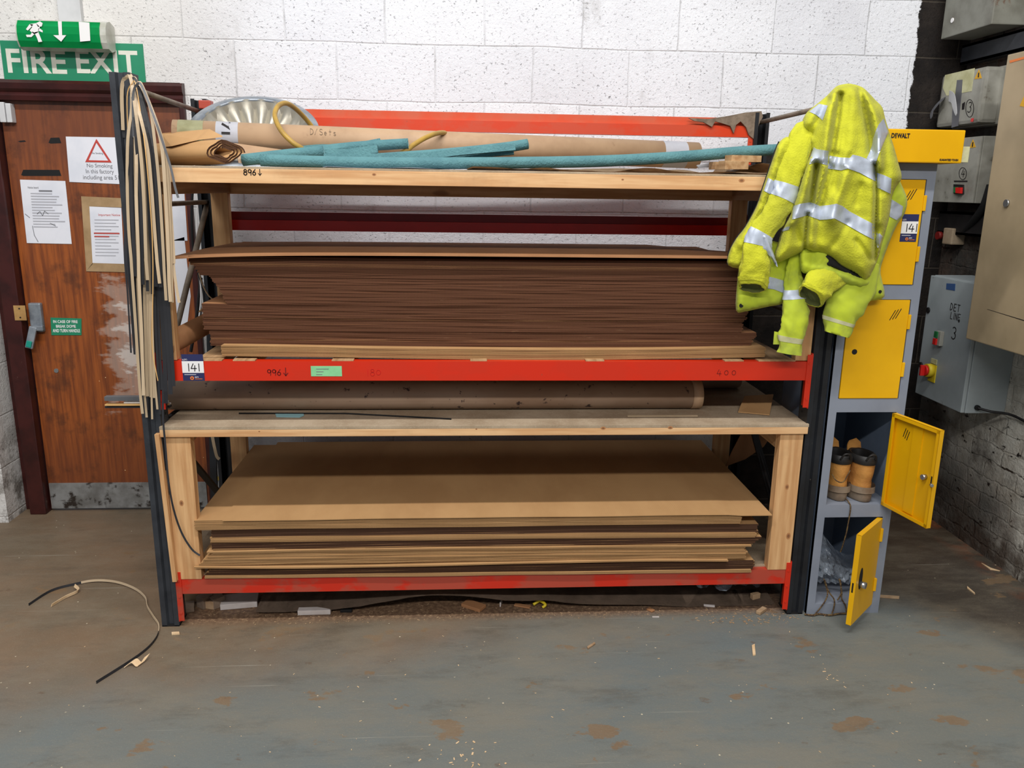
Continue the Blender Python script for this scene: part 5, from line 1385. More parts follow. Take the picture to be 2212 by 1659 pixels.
sw = B().disc((xf-.002, q0.y, q0.z), (-1, 0, 0), .032, .030, 24).out('switch_body', 'switch_yellow', dd)
b = B().disc((xf-.032, q0.y, q0.z), (-1, 0, 0), .026, .012, 24).bar((xf-.050, q0.y, q0.z-.026), (xf-.050, q0.y, q0.z+.026), .014, .024, (1, 0, 0), .003)
b.out('rotary_handle', 'red', sw, label='red rotary handle')
B().tube([(3.46, .517, .735), (3.46, .505, .735)], .012, 14).out('cable_gland', 'black', det)
cord('grey_wall_cable', [(3.46, .506, .735), (3.50, .47, .728), (3.56, .44, .725), (3.585, .38, .715), (3.59, .30, .70)], .006, 'dark_steel', 'grey cable running from the base of the DET LINE cabinet to the wall', 'cable')

# large beige cabinet
xf = 3.30
bg = wall_box('beige_switch_cabinet', 'large beige switch cabinet cut off by the right picture edge', 'switch cabinet', xf+.022, -.45, .430, 1.070, 2.236, 'box_beige', .005)
bd = B().box((xf, -.45, 1.072), (xf+.02, .428, 2.234), .004).out('cabinet_door', 'box_beige', bg)
facedecal('door_joint', [[(2132, 668), (2134, 668), (2214, 692), (2214, 694)]], xf, 'dark_steel', bd, t=.0004)
for x, y in ((2176, 439),):
    q0 = at(x, y, 'X', xf); B().disc((xf, q0.y, q0.z), (-1, 0, 0), .015, .008, 18).out('door_lock', 'chrome', bd)
facedecal('orange_label', [[(2181, 131), (2214, 122), (2214, 127), (2182, 136)]], xf, 'orange', bd)
facedecal('warning_sign', [[(2203, 229), (2214, 205), (2214, 231)]], xf, 'warn', bd)

# enclosure number 3
xf = 3.45
yn, yf = at(2112, 273, 'X', xf).y, at(2020, 277, 'X', xf).y
z0, z1 = at(2020, 277, 'X', xf).z, at(2034, 164, 'X', xf).z
e3 = wall_box('numbered_enclosure', 'grubby cast metal enclosure with a circled 3 and torn tape', 'enclosure', xf, yn, yf, z0, z1, 'box_grey', .018, 3.545)
B().box((3.535, yn-.02, z0-.004), (WX, yf, z1+.004), .006).out('mounting_flange', 'box_grey', e3)
facedecal('paper_label', [[(2042, 162), (2106, 147), (2099, 197), (2045, 207), (2037, 190)]], xf, 'cream_label', e3)
facedecal('duct_tape', [[(2068, 173), (2080, 172), (2078, 200), (2073, 245), (2070, 272), (2056, 276), (2058, 240), (2064, 205)]], xf, 'tape_grey', e3, t=.002)
facedecal('warning_triangle', [[(2115, 150), (2121, 169), (2105, 171)]], xf, 'warn', e3)
facedecal('warning_bolt', [[(2113.5, 157), (2115.5, 157), (2114.5, 167), (2112.5, 167)]], xf-.0012, 'ink', e3)
facedecal('pen_ring', [[sxp for sxp in pl] for pl in stroke_polys([arc(2095, 234, 8.5, 19, 0, 360, 22)], 1.0)], xf, 'ink', e3)
q0 = at(2090, 243, 'X', xf); hand('pen_mark', '3', (xf-.0005, q0.y, q0.z), .045, SIDE, 'ink', e3, w=.07)
facedecal('red_spot', [[(2098, 256), (2104, 255), (2102, 263), (2097, 263)]], xf, 'red', e3)
facedecal('black_patch', [[(2079, 224), (2085, 220), (2083, 236), (2078, 237)]], xf, 'ink', e3)
for nm, pts, lb in (('peeling_tape', [(2050, 207), (2058, 212), (2062, 228), (2066, 248)], 'pale strip of tape peeling off the enclosure numbered 3, hanging left'), ('peeling_tape', [(2040, 212), (2028, 222), (2014, 240), (2012, 255)], 'grey tatter of tape curling left off the enclosure numbered 3')):
    P = [at(x, y, 'X', xf-.012-.012*i) for i, (x, y) in enumerate(pts)]
    B().ribbon(smooth_path(P, 4), [.05, .05, .05, .048, .046, .045, .044, .042, .04, .036, .03, .022, .012][:13] if len(smooth_path(P, 4)) == 13 else .04, .001, (-.25, -1, 0)).out(nm, 'bag' if False else ('trunk' if 'pale' in lb else 'tape_grey'), e3, smooth=1.)
# enclosure number 4
xf = 3.475
yn, yf = at(2100, 439, 'X', xf).y, at(2014, 434, 'X', xf).y
z0, z1 = at(2100, 439, 'X', xf).z, at(2113, 294, 'X', xf).z
e4 = wall_box('numbered_enclosure', 'grubby square enclosure with a circled 4 and red-green buttons behind the yellow header', 'enclosure', xf+.012, yn, yf, z0, z1, 'box_grey', .003, 3.59)
ed = B().box((xf, yn+.001, z0+.001), (xf+.010, yf-.001, z1-.001), .002).out('cover', 'box_grey', e4)
facedecal('warning_triangle', [[(2102, 301), (2108, 318), (2094, 320)]], xf, 'warn', ed)
facedecal('warning_bolt', [[(2101, 307), (2103, 307), (2101.5, 317), (2099.5, 317)]], xf-.0012, 'ink', ed)
facedecal('pen_ring', [[q_ for q_ in pl] for pl in stroke_polys([arc(2080, 375, 8, 13, 0, 360, 20)], 1.0)], xf, 'ink', ed)
q0 = at(2076, 382, 'X', xf); hand('pen_mark', '4', (xf-.0005, q0.y, q0.z), .035, SIDE, 'ink', ed, w=.08)
facedecal('button_shroud', [[(2062, 398), (2083, 399), (2083, 419), (2062, 418)]], xf, 'dark_steel', ed, t=.006)
facedecal('green_button', [[(2063, 404), (2070, 404), (2069, 417), (2063, 416)]], xf-.007, 'switch_green', ed, t=.008)
facedecal('red_button', [[(2069, 405), (2080, 405), (2079, 418), (2069, 417)]], xf-.007, 'red', ed, t=.012)
facedecal('printed_line', [[(2061, 390), (2090, 390), (2090, 393), (2061, 393)]], xf, 'ink', ed)
# rusty box at the top
xf = 3.40
yn, yf = at(2141, 52, 'X', xf).y, at(2032, 85, 'X', xf).y
z0 = at(2141, 52, 'X', xf).z
ra = wall_box('rusty_switch_box', 'rust-speckled grey box high on the right wall, cut off by the top edge', 'switch box', xf, yn, yf, z0, z0+.42, 'box_rust', .005, 3.56)
B().disc((xf, at(2058, 44, 'X', xf).y, at(2058, 44, 'X', xf).z), (-1, 0, 0), .011, .004, 14).out('screw_cap', 'white', ra)
# steel channels fixed along the wall behind the boxes
for i, (za, zb_, ya, yb) in enumerate([(2.30, 2.39, .25, 1.16), (1.49, 1.60, .45, 1.16)]):
    B().box((3.545, ya, za), (3.6, yb, za+.012)).box((3.545, ya, za), (3.552, yb, zb_)).box((3.545, ya, zb_-.012), (3.6, yb, zb_)).out('wall_channel', 'dark_steel' if i else 'upright', label=('blue-grey steel channel under the rusty box on the right wall', 'dark steel channel under the enclosure numbered 4')[i], cat='steel channel')
cord('black_conduit', [tuple(at(2140, 400, 'X', 3.53)), tuple(at(2125, 445, 'X', 3.53)), tuple(at(2105, 475, 'X', 3.54)), tuple(at(2085, 500, 'X', 3.56))], .018, 'black', 'thick black cable curving down beside the beige cabinet', 'cable')
q0 = at(2052, 510, 'X', 3.55)
iso = thing('old_isolator', 'grimy brown socket with a dull red knob, in the dark under the channel', 'isolator', (3.57, q0.y, q0.z-.04))
B().box((3.53, q0.y-.05, q0.z-.04), (3.6, q0.y+.03, q0.z+.04), .006).out('case', 'board', iso)
B().disc((3.53, q0.y+.045, q0.z), (-1, 0, 0), .020, .02, 16).out('red_knob', 'ink_red', iso)

# ================================================================== litter on the floor
def onf(x, y, z=.0): return at(x, y, 'Z', z)
px = [(62, 1306), (110, 1276), (160, 1262), (205, 1254), (250, 1257), (290, 1271), (313, 1290), (318, 1310), (330, 1330), (343, 1352), (336, 1380), (300, 1415), (208, 1474)]
pts = smooth_path([onf(x, y, .010 if i in (3, 4, 5, 6, 7, 8) else .006) for i, (x, y) in enumerate(px)], 6)
B().ribbon(pts, .010, .0015, [Vector((0, .25, 1)) for _ in pts]).out('loose_edging_strip', ['strip_black'], label='black edging strip lying in an S curve on the floor at the left', cat='edging strip')
pts2 = pts[14:58]
B().ribbon([p+Vector((0, .0, .0005)) for p in pts2], .0095, .0024, [Vector((0, .25, 1)) for _ in pts2]).out('pale_strip_backing', 'strip_tan2', label='pale backing strip along the curve of the black strip on the floor', cat='edging strip')
def chip(name, pxs, h, mat, label, cat='offcut', z=0.001, group=None):
    P = [onf(x, y, z) for x, y in pxs]
    o = B().prism(P, (0, 0, h)).out(name, mat, label=label, cat=cat, group=group)
    return o
bent('wood_shaving', [onf(110, 1311, .002), onf(140, 1293, .004), onf(168, 1279, .006), onf(160, 1268, .014)], (.004, .004, .012), 'shaving', 'thin pointed pale shaving inside the curve of the floor strip', t=.002, cat='shaving')
bent('torn_wrapper', [onf(268, 1442, .004), onf(283, 1432, .014), onf(296, 1440, .004), onf(312, 1420, .016)], (.012, .022, .003), 'shaving', 'crumpled cream wrapper beside the floor strip', t=.002, cat='scrap')
chip('wood_chip', [(371, 1368), (387, 1367), (388, 1371), (371, 1372)], .006, 'shaving', 'small pale wood chip in front of the left upright')
chip('wood_chip', [(1624, 1396), (1630, 1393), (1632, 1416), (1626, 1417)], .005, 'shaving', 'pale stick on the open floor to the right, pointing at the viewer')
chip('wood_chip', [(1268, 1399), (1284, 1389), (1286, 1392), (1270, 1403)], .005, 'kraft', 'brown sliver on the open floor near the centre')
chip('wood_chip', [(2089, 1268), (2105, 1282), (2106, 1285), (2089, 1272)], .005, 'shaving', 'pale sliver on the floor by the right wall')
chip('wood_chip', [(2120, 1217), (2140, 1228), (2160, 1234), (2139, 1231)], .004, 'shaving', 'long thin pale sliver close against the right wall')
chip('brown_stick', [(1900, 1288), (1942, 1291), (1942, 1294), (1900, 1291)], .008, 'kraft', 'brown stick on the floor just right of the locker foot')
# under the rack: first the long warped sheet
b = B(); nx = 60; T_, Bt = [], []
P0 = [(552, 1322), (600, 1323), (660, 1320), (740, 1315), (820, 1302), (900, 1289), (960, 1286), (1040, 1291), (1110, 1298), (1180, 1298), (1260, 1305), (1400, 1307), (1560, 1314), (1620, 1311), (1674, 1306)]
pp = smooth_path([pY(x, y, .07) for x, y in P0], 4)
rows = []
for k, (dy, dz) in enumerate(((0, 0), (.12, .012), (.3, .020), (.62, .010))):
    rows.append([(p.x+.02*dy*math.sin(p.x*9), p.y+dy+.006*noise.noise(p*14), max(p.z, .004)+dz) for p in pp])
V_ = [[b.bm.verts.new(c_) for c_ in r] for r in rows]
for a_, c_ in zip(V_, V_[1:]):
    for i in range(len(pp)-1): b.bm.faces.new((a_[i], a_[i+1], c_[i+1], c_[i]))
bmesh.ops.solidify(b.bm, geom=b.bm.faces[:], thickness=-.005)
b.out('warped_cardboard', 'debris_dark', smooth=.5, label='long warped dirty cardboard sheet lying under the rack', cat='cardboard piece')
def block(name, xa, ya, xb, yb, y, dep, hz, mat, label, rot=0., cat='offcut', group=None):
    """small block whose front bottom edge runs between two picture points at depth y"""
    a, c = onf(xa, ya), onf(xb, yb)
    a.z = c.z = .001; d_ = (c-a); s_ = Vector((-d_.y, d_.x, 0)).normalized()*dep
    if s_.y < 0: s_ = -s_
    up = Vector((0, 0, hz))
    return B().hexa([a, c, c+up, a+up, a+s_, c+s_, c+s_+up, a+s_+up], min(.002, hz*.2)).out(name, mat, label=label, cat=cat, group=group)
block('white_offcut', 643, 1330, 714, 1328, 0, .03, .020, 'offwhite_block', 'white plastic bar on the floor at the front of the litter, nearer one')
block('white_offcut', 476, 1319, 556, 1312, 0, .09, .024, 'offwhite_block', 'white topped bar half under the warped sheet, further left one')
block('cardboard_chunk', 996, 1311, 1036, 1324, 0, .05, .014, 'card_red', 'brown cardboard block on the sawdust under the middle of the rack', cat='offcut')
block('cardboard_chunk', 447, 1306, 462, 1318, 0, .05, .045, 'debris_dark', 'tilted grey-brown cardboard chunk under the left end', cat='offcut')
block('cardboard_chunk', 462, 1318, 476, 1306, 0, .04, .035, 'kraft', 'tan cardboard chunk leaning by the white topped bar', cat='offcut')
block('cardboard_chunk', 425, 1312, 440, 1318, 0, .05, .050, 'debris_dark', 'upright dull cardboard scrap second from the left foot', cat='offcut')
block('dark_rag', 392, 1326, 420, 1322, 0, .06, .020, 'debris_dark', 'dark flat scrap right beside the left front foot', cat='scrap')
block('cardboard_chunk', 400, 1304, 440, 1300, 0, .10, .070, 'kraft', 'pale torn cardboard heap at the back left under the bottom beam', cat='offcut')
block('cardboard_chunk', 442, 1300, 478, 1296, 0, .10, .060, 'debris_dark', 'dark torn cardboard heap beside the pale one under the bottom beam', cat='offcut')
block('brown_scrap', 1110, 1310, 1144, 1316, 0, .02, .006, 'card_red', 'reddish brown flat scrap beside the yellow curl', cat='scrap')
block('white_peg', 1520, 1311, 1544, 1313, 0, .01, .008, 'offwhite_block', 'small white peg on the sawdust under the right half of the rack', cat='offcut')
block('white_peg', 1409, 1335, 1424, 1335, 0, .006, .004, 'offwhite_block', 'tiny white peg at the front edge of the sawdust', cat='offcut')
block('white_peg', 1082, 1312, 1085, 1303, 0, .006, .02, 'offwhite_block', 'tiny upright white peg in the sawdust near the centre', cat='offcut')
block('brown_scrap', 1396, 1318, 1408, 1324, 0, .02, .006, 'card_red', 'little reddish scrap in the sawdust right of centre', cat='scrap')
block('dark_offcut', 735, 1324, 760, 1324, 0, .02, .012, 'black', 'small black offcut right of the nearer white bar', cat='offcut')
block('brown_scrap', 1642, 1330, 1656, 1320, 0, .02, .014, 'kraft', 'curled brown scrap at the foot of the right upright', cat='scrap')
block('brown_scrap', 1626, 1300, 1642, 1296, 0, .02, .03, 'kraft', 'tan scrap lying on the warped sheet near its right end', cat='scrap')
cord('yellow_curl', [onf(1152, 1306, .01), onf(1166, 1298, .022), onf(1178, 1306, .018), onf(1172, 1312, .008)], .006, 'switch_yellow', 'small yellow plastic curl in the sawdust', 'scrap')
# pale polythene under the right end
b = B(); G = []
for i in range(25):
    r = []
    for j in range(9):
        x = 2.06+.34*i/24; y = .10+.22*j/8; nn = noise.noise(Vector((x*24, y*26, 9.2)))+.5*noise.noise(Vector((x*60, y*60, 2)))
        r.append(b.bm.verts.new((x, y+.02*nn, .085+.035*nn+.03*j/8)))
    G.append(r)
for i in range(24):
    for j in range(8): b.bm.faces.new((G[i][j], G[i+1][j], G[i+1][j+1], G[i][j+1]))
bmesh.ops.solidify(b.bm, geom=b.bm.faces[:], thickness=.008)
b.out('polythene_wad', 'bag', smooth=.35, label='wad of pale blue polythene under the right end of the bottom beam', cat='plastic bag')
# crumbs nobody could count
b = B(); rr = random.Random(5)
def crumb(x, y, s, z=0.):
    a = rr.uniform(0, 6.28); L_ = s*rr.uniform(.6, 2.2); W2 = s*rr.uniform(.3, .8); hh = s*rr.uniform(.2, .5)
    u_ = Vector((math.cos(a), math.sin(a), rr.uniform(-.1, .1)))*L_; v_ = Vector((-math.sin(a), math.cos(a), 0))*W2
    c_ = Vector((x, y, .0008+z)); up = Vector((0, 0, hh))
    b.hexa([c_-u_-v_, c_+u_-v_, c_+u_-v_+up, c_-u_-v_+up, c_-u_+v_, c_+u_+v_, c_+u_+v_+up, c_-u_+v_+up])
for _ in range(520): crumb(rr.uniform(.03, 2.42), abs(rr.gauss(0, .09))+.0 if rr.random() < .8 else rr.uniform(0, .6), rr.uniform(.001, .0032))
for _ in range(110): crumb(rr.gauss(2.3, .14), rr.gauss(-.035, .02), rr.uniform(.001, .004))
b.out('sawdust_litter', 'kraft', label='crumbs of cardboard and sawdust scattered under the rack', cat='litter', kind='stuff')
b = B()
for _ in range(200): crumb(rr.uniform(-1.1, 3.4), rr.uniform(-1.35, -.05), rr.uniform(.0008, .0024))
for _ in range(26): crumb(1.10+rr.gauss(0, .07), -.80+rr.gauss(0, .03), rr.uniform(.0015, .004))
for _ in range(14): crumb(2.42+rr.gauss(0, .03), -.43+rr.gauss(0, .06), rr.uniform(.001, .003))
b.out('floor_specks', 'shaving', label='tiny pale specks scattered over the open floor', cat='litter', kind='stuff')
# dark thing cut off by the left edge
a = onf(2, 1200, 0)
B().tube([(a.x-.10, a.y+.02, .0), (a.x-.02, a.y, .0), (a.x-.005, a.y, .0)], [.05, .045, .03], 16).out('dark_object', 'black', label='dark rounded object just entering at the left picture edge on the floor', cat='object') if False else None

# ================================================================== the two hi-vis garments on the right upright
def densify(poly, step):
    out = []
    n = len(poly)
    for i in range(n):
        (x0, y0), (x1, y1) = poly[i], poly[(i+1) % n]; k = max(1, int(math.hypot(x1-x0, y1-y0)/step))
        for j in range(k): out.append((x0+(x1-x0)*j/k, y0+(y1-y0)*j/k))
    return out
def rounded(poly, k=3):
    P = [Vector((x, y, 0)) for x, y in poly]; n = len(P); out = []
    for i in range(n):
        p0, p1, p2, p3 = P[i-1], P[i], P[(i+1) % n], P[(i+2) % n]
        for j in range(k):
            t = j/k; v = .5*((2*p1)+(p2-p0)*t+(2*p0-5*p1+4*p2-p3)*t*t+(3*p1-p0-3*p2+p3)*t*t*t)
            out.append((v.x, v.y))
    return out
def inside(x, y, poly):
    c = False; n = len(poly); j = n-1
    for i in range(n):
        xi, yi = poly[i]; xj, yj = poly[j]
        if (yi > y) != (yj > y) and x < (xj-xi)*(y-yi)/(yj-yi)+xi: c = not c
        j = i
    return c
def seg_d(x, y, a, b_):
    dx, dy = b_[0]-a[0], b_[1]-a[1]; L2 = dx*dx+dy*dy
    t = 0 if L2 == 0 else max(0, min(1, ((x-a[0])*dx+(y-a[1])*dy)/L2))
    return math.hypot(x-a[0]-t*dx, y-a[1]-t*dy), t
def line_d(x, y, pl):
    return min(seg_d(x, y, a, b_)[0] for a, b_ in zip(pl, pl[1:]))
class Cloth:
    """a hanging garment part: outline, general depth, how far it bellies out and its folds"""
    def __init__(s, outline, y0, bulge, D, folds, back=.03, ns=0.004, nsc=.03, seed=0.):
        s.o = rounded(outline, 3); s.y0 = y0; s.bu = bulge; s.D = D; s.f = folds; s.back = back; s.ns = ns; s.nsc = nsc; s.seed = seed
        s.loop = s.o+[s.o[0]]
    def e(s, x, y):
        d = min(seg_d(x, y, a, b_)[0] for a, b_ in zip(s.loop, s.loop[1:]))
        q_ = min(1, d/s.D); return math.sqrt(max(0, 1-(1-q_)**2)), d
    def base(s, x, y): return s.y0(x, y) if callable(s.y0) else s.y0
    def front(s, x, y, e=None):
        if e is None: e = s.e(x, y)[0]
        v = s.base(x, y)-s.bu*e
        for pl, amp, wd in s.f:
            d = line_d(x, y, pl)
            if d < wd*2.5: v -= amp*math.exp(-(d/wd)**2)*min(1, e*1.6)
        v += s.ns*noise.noise(Vector((x*s.nsc, y*s.nsc, s.seed)))*2*e
        v += s.ns*.5*noise.noise(Vector((x*s.nsc*3, y*s.nsc*3, s.seed+5)))*2*e
        return v
    def build(s, name, mat, parent, step=5.0, label=None):
        ob = densify(s.o, step); n0 = len(ob); pts = [Vector(p) for p in ob]
        xs = [p[0] for p in ob]; ys = [p[1] for p in ob]
        yy = min(ys); row = 0
        while yy < max(ys):
            xx = min(xs)+(step/2 if row % 2 else 0)
            while xx < max(xs):
                if inside(xx, yy, ob) and min(seg_d(xx, yy, ob[i-1], ob[i])[0] for i in range(n0)) > step*.55: pts.append(Vector((xx, yy)))
                xx += step
            yy += step*.87; row += 1
        r = delaunay_2d_cdt(pts, [(i, (i+1) % n0) for i in range(n0)], [list(range(n0))], 1, 1e-4)
        vs, fs = r[0], r[2]; b = B(); F_, K_ = [], []
        for v in vs:
            e, d = s.e(v.x, v.y)
            if d < .3: e = 0
            F_.append(b.bm.verts.new(pY(v.x, v.y, s.front(v.x, v.y, e))))
            bk = s.back(v.x, v.y) if callable(s.back) else s.back
            K_.append(F_[-1] if e == 0 else b.bm.verts.new(pY(v.x, v.y, s.base(v.x, v.y)+bk*e)))
        for f in fs:
            b.bm.faces.new([F_[i] for i in f])
            if not all(F_[i] is K_[i] for i in f): 
                try: b.bm.faces.new([K_[i] for i in reversed(f)])
                except ValueError: pass
        o = b.out(name, mat, parent, smooth=1.4, label=label)
        return o
    def tape(s, poly, name, mat, parent, step=4.0, off=.0022, label=None):
        ob = densify(poly, step); n0 = len(ob); pts = [Vector(p) for p in ob]
        xs = [p[0] for p in ob]; ys = [p[1] for p in ob]; yy = min(ys)
        while yy < max(ys):
            xx = min(xs)
            while xx < max(xs):
                if inside(xx, yy, ob) and min(seg_d(xx, yy, ob[i-1], ob[i])[0] for i in range(n0)) > step*.5: pts.append(Vector((xx, yy)))
                xx += step
            yy += step
        r = delaunay_2d_cdt(pts, [(i, (i+1) % n0) for i in range(n0)], [list(range(n0))], 1, 1e-4)
        vs, fs = r[0], r[2]; b = B(); A_ = []; C_ = []
        for v in vs:
            y = s.front(v.x, v.y); A_.append(b.bm.verts.new(pY(v.x, v.y, y-off))); C_.append(b.bm.verts.new(pY(v.x, v.y, y+off*.6)))
        edge = {}
        for f in fs:
            b.bm.faces.new([A_[i] for i in f]); b.bm.faces.new([C_[i] for i in reversed(f)])
            for i in range(3):
                k = (f[i], f[(i+1) % 3]); edge[k] = 1
        for (i, j) in list(edge):
            if (j, i) not in edge: b.bm.faces.new((A_[j], A_[i], C_[i], C_[j]))
        return b.out(name, mat, parent, smooth=.9, label=label)

def sleeve(name, path, parent, mat, tapes=(), cuff=None, ratio=.55, seed=0., wr=.004, tilt=0.35, cuffmat=None, seg=36, k=7, open_end=True, labels=None):
    """lofted sleeve: path of (px, py, half width in px, depth y)"""
    P = smooth_path([Vector((x, y, hw)) for x, y, hw, yy in path], k); Yv = smooth_path([Vector((yy, 0, 0)) for x, y, hw, yy in path], k)
    n = len(P)
    L = [0.0]
    for i in range(1, n): L.append(L[-1]+math.hypot(P[i].x-P[i-1].x, P[i].y-P[i-1].y))
    def ringpts(i, extra=0.):
        p = P[i]; a = P[max(i-1, 0)]; c = P[min(i+1, n-1)]; dx, dy = c.x-a.x, c.y-a.y; l = math.hypot(dx, dy) or 1
        nx_, ny_ = -dy/l, dx/l; y = Yv[i].x
        C0 = pY(p.x, p.y, y); S_ = pY(p.x+nx_*p.z, p.y+ny_*p.z, y)-C0; r = S_.length; out = []
        f = L[i]/L[-1]; tl = tilt*max(0, (f-.75)/.25)
        for m in range(seg):
            t = 2*math.pi*m/seg
            w_ = 1+ (wr/r)*(noise.noise(Vector((math.cos(t)*1.6+seed, math.sin(t)*1.6, L[i]*.045)))*1.8+.7*noise.noise(Vector((math.cos(t)*3+seed, math.sin(t)*3, L[i]*.11))))+extra/r
            yo = -math.sin(t)*r*ratio*w_
            out.append(C0+S_*math.cos(t)*w_+Vector((0, yo, -yo*tl*1.6)))
        return out, r
    b = B(); rings = []
    for i in range(n): rings.append([b.bm.verts.new(v) for v in ringpts(i)[0]])
    for a, c in zip(rings, rings[1:]):
        for m in range(seg): b.bm.faces.new((a[m], a[(m+1) % seg], c[(m+1) % seg], c[m]))
    b.bm.faces.new(rings[0])
    inner = []
    for i, sh in ((n-1, -.004), (n-2, -.006), (n-5, -.010)):
        inner.append([b.bm.verts.new(v) for v in ringpts(i, sh)[0]])
    for m in range(seg): b.bm.faces.new((rings[-1][m], rings[-1][(m+1) % seg], inner[0][(m+1) % seg], inner[0][m]))
    for a, c in zip(inner, inner[1:]):
        for m in range(seg):
            f = b.bm.faces.new((a[m], a[(m+1) % seg], c[(m+1) % seg], c[m])); f.material_index = 1
    f = b.bm.faces.new(inner[-1]); f.material_index = 1
    o = b.out(name, [mat, 'fleece_in'], parent, smooth=1.4, label=labels)
    for f0, f1, mt, nm, ex in tapes:
        b = B(); R2 = []
        i0, i1 = [min(range(n), key=lambda i: abs(L[i]/L[-1]-ff)) for ff in (f0, f1)]
        idx = list(range(i0, max(i1, i0+1)+1))
        for i in idx: R2.append([b.bm.verts.new(v) for v in ringpts(i, ex)[0]])
        R2 = [[b.bm.verts.new(v) for v in ringpts(idx[0], -.001)[0]]]+R2+[[b.bm.verts.new(v) for v in ringpts(idx[-1], -.001)[0]]]
        for a, c in zip(R2, R2[1:]):
            for m in range(seg): b.bm.faces.new((a[m], a[(m+1) % seg], c[(m+1) % seg], c[m]))
        b.out(nm, mt, o, smooth=1.0)
    return o

ctr = pY(1840, 420, -.06)
# ---- waterproof jacket underneath
sh = thing('waterproof_jacket', 'hi-vis yellow waterproof jacket hanging beneath the fleece, only its sleeves and hem showing', 'jacket', (ctr.x, -.04, .95))
H1 = Cloth([(1640, 520), (1600, 570), (1592, 615), (1590, 671), (1609, 673), (1633, 668), (1662, 662), (1692, 655), (1710, 630), (1722, 590), (1728, 540)], -.050, .028, 16,
           [([(1632, 600), (1630, 668)], .006, 3), ([(1660, 560), (1668, 650)], .010, 12), ([(1700, 560), (1690, 650)], -.010, 8), ([(1592, 640), (1690, 640)], .002, 4)], back=.02, seed=3.)
h1 = H1.build('front_hem', 'shell', sh)
H1.tape([(1652, 596), (1672, 600), (1699, 608), (1714, 612), (1706, 636), (1690, 632), (1672, 625), (1650, 622)], 'reflective_band', 'reflect', h1)
p = pY(1601, 660, H1.front(1601, 660)-.001); B().disc(p, (0, -1, 0), .0075, .002, 14).out('press_stud', 'black', h1)
H2 = Cloth([(1935, 380), (1949, 402), (1960, 432), (1954, 462), (1940, 482), (1926, 512), (1908, 560), (1902, 590), (1911, 640), (1880, 650), (1850, 652), (1838, 620), (1850, 560), (1885, 480), (1915, 410)], -.045, .030, 16,
           [([(1935, 400), (1925, 460), (1895, 560)], .010, 8), ([(1900, 500), (1885, 600)], -.008, 6)], back=.02, seed=9.)
h2 = H2.build('side_panel', 'shell', sh)
H2.tape([(1921, 428), (1932, 434), (1951, 446), (1948, 466), (1938, 476), (1922, 468)], 'reflective_band', 'reflect', h2)
H2.tape([(1893, 585), (1898, 588), (1888, 616), (1880, 612)], 'reflective_band', 'reflect', h2)
p = pY(1901, 630, H2.front(1901, 630)-.001); B().disc(p, (0, -1, 0), .006, .002, 14).out('press_stud', 'black', h2)
HM = Cloth([(1733, 540), (1778, 538), (1800, 560), (1830, 575), (1862, 592), (1880, 610), (1858, 622), (1800, 606), (1765, 592), (1735, 590), (1728, 570)], -.105, .022, 12,
           [([(1745, 575), (1800, 586), (1860, 612)], .008, 5), ([(1760, 545), (1752, 575)], -.008, 4), ([(1775, 555), (1768, 570)], .006, 4)], back=.03, seed=12.)
HM.build('waistband', 'shell', sh)
GP = Cloth([(1781, 551), (1800, 556), (1818, 574), (1850, 590), (1866, 604), (1832, 592), (1806, 580), (1782, 572), (1777, 560)], -.125, .006, 6, [], back=.006, ns=0)  # added black patch, stands for the shade in the open hem gap
GP.build('gap_shade', 'black', sh, step=4, label='black patch painted as the shade in the gap under the fleece hem')
DK_ = Cloth([(1660, 540), (1740, 530), (1800, 540), (1880, 590), (1870, 640), (1800, 620), (1735, 600), (1690, 615), (1655, 600)], -.035, .012, 14, [], back=.015, seed=4.)  # dark backing, shade behind the hem put into its colour
DK_.build('gap_shade', 'fleece_in', sh, step=8, label='dark backing coloured as the shade behind the hem')
sleeve('sleeve', [(1722, 540, 14, -.075), (1716, 580, 15, -.080), (1714, 615, 21, -.080), (1717, 650, 27, -.085), (1718, 690, 31, -.09), (1711, 728, 27, -.09), (1706, 764, 26, -.09)], sh, 'shell',
       [(.37, .47, 'reflect', 'reflective_band', .0016), (.84, .88, 'cream_label', 'cuff_tab', .0016)], seed=2., wr=.006, tilt=.0, ratio=.5)
p = pY(1681, 730, -.085)
B().hexa([(p.x-.016, p.y, p.z-.024), (p.x+.01, p.y, p.z-.024), (p.x+.01, p.y, p.z+.018), (p.x-.016, p.y, p.z+.024), (p.x-.016, p.y+.003, p.z-.024), (p.x+.01, p.y+.003, p.z-.024), (p.x+.01, p.y+.003, p.z+.018), (p.x-.016, p.y+.003, p.z+.024)]).out('cuff_strap', 'shell', sh, label='small yellow cuff strap sticking out left')
sleeve('sleeve', [(1862, 560, 34, -.070), (1850, 600, 44, -.078), (1836, 640, 45, -.085), (1819, 678, 37, -.090), (1806, 722, 29, -.090)], sh, 'shell',
       [(.80, .86, 'cream_label', 'cuff_tab', .0016)], seed=7., wr=.007, tilt=.0, ratio=.45)

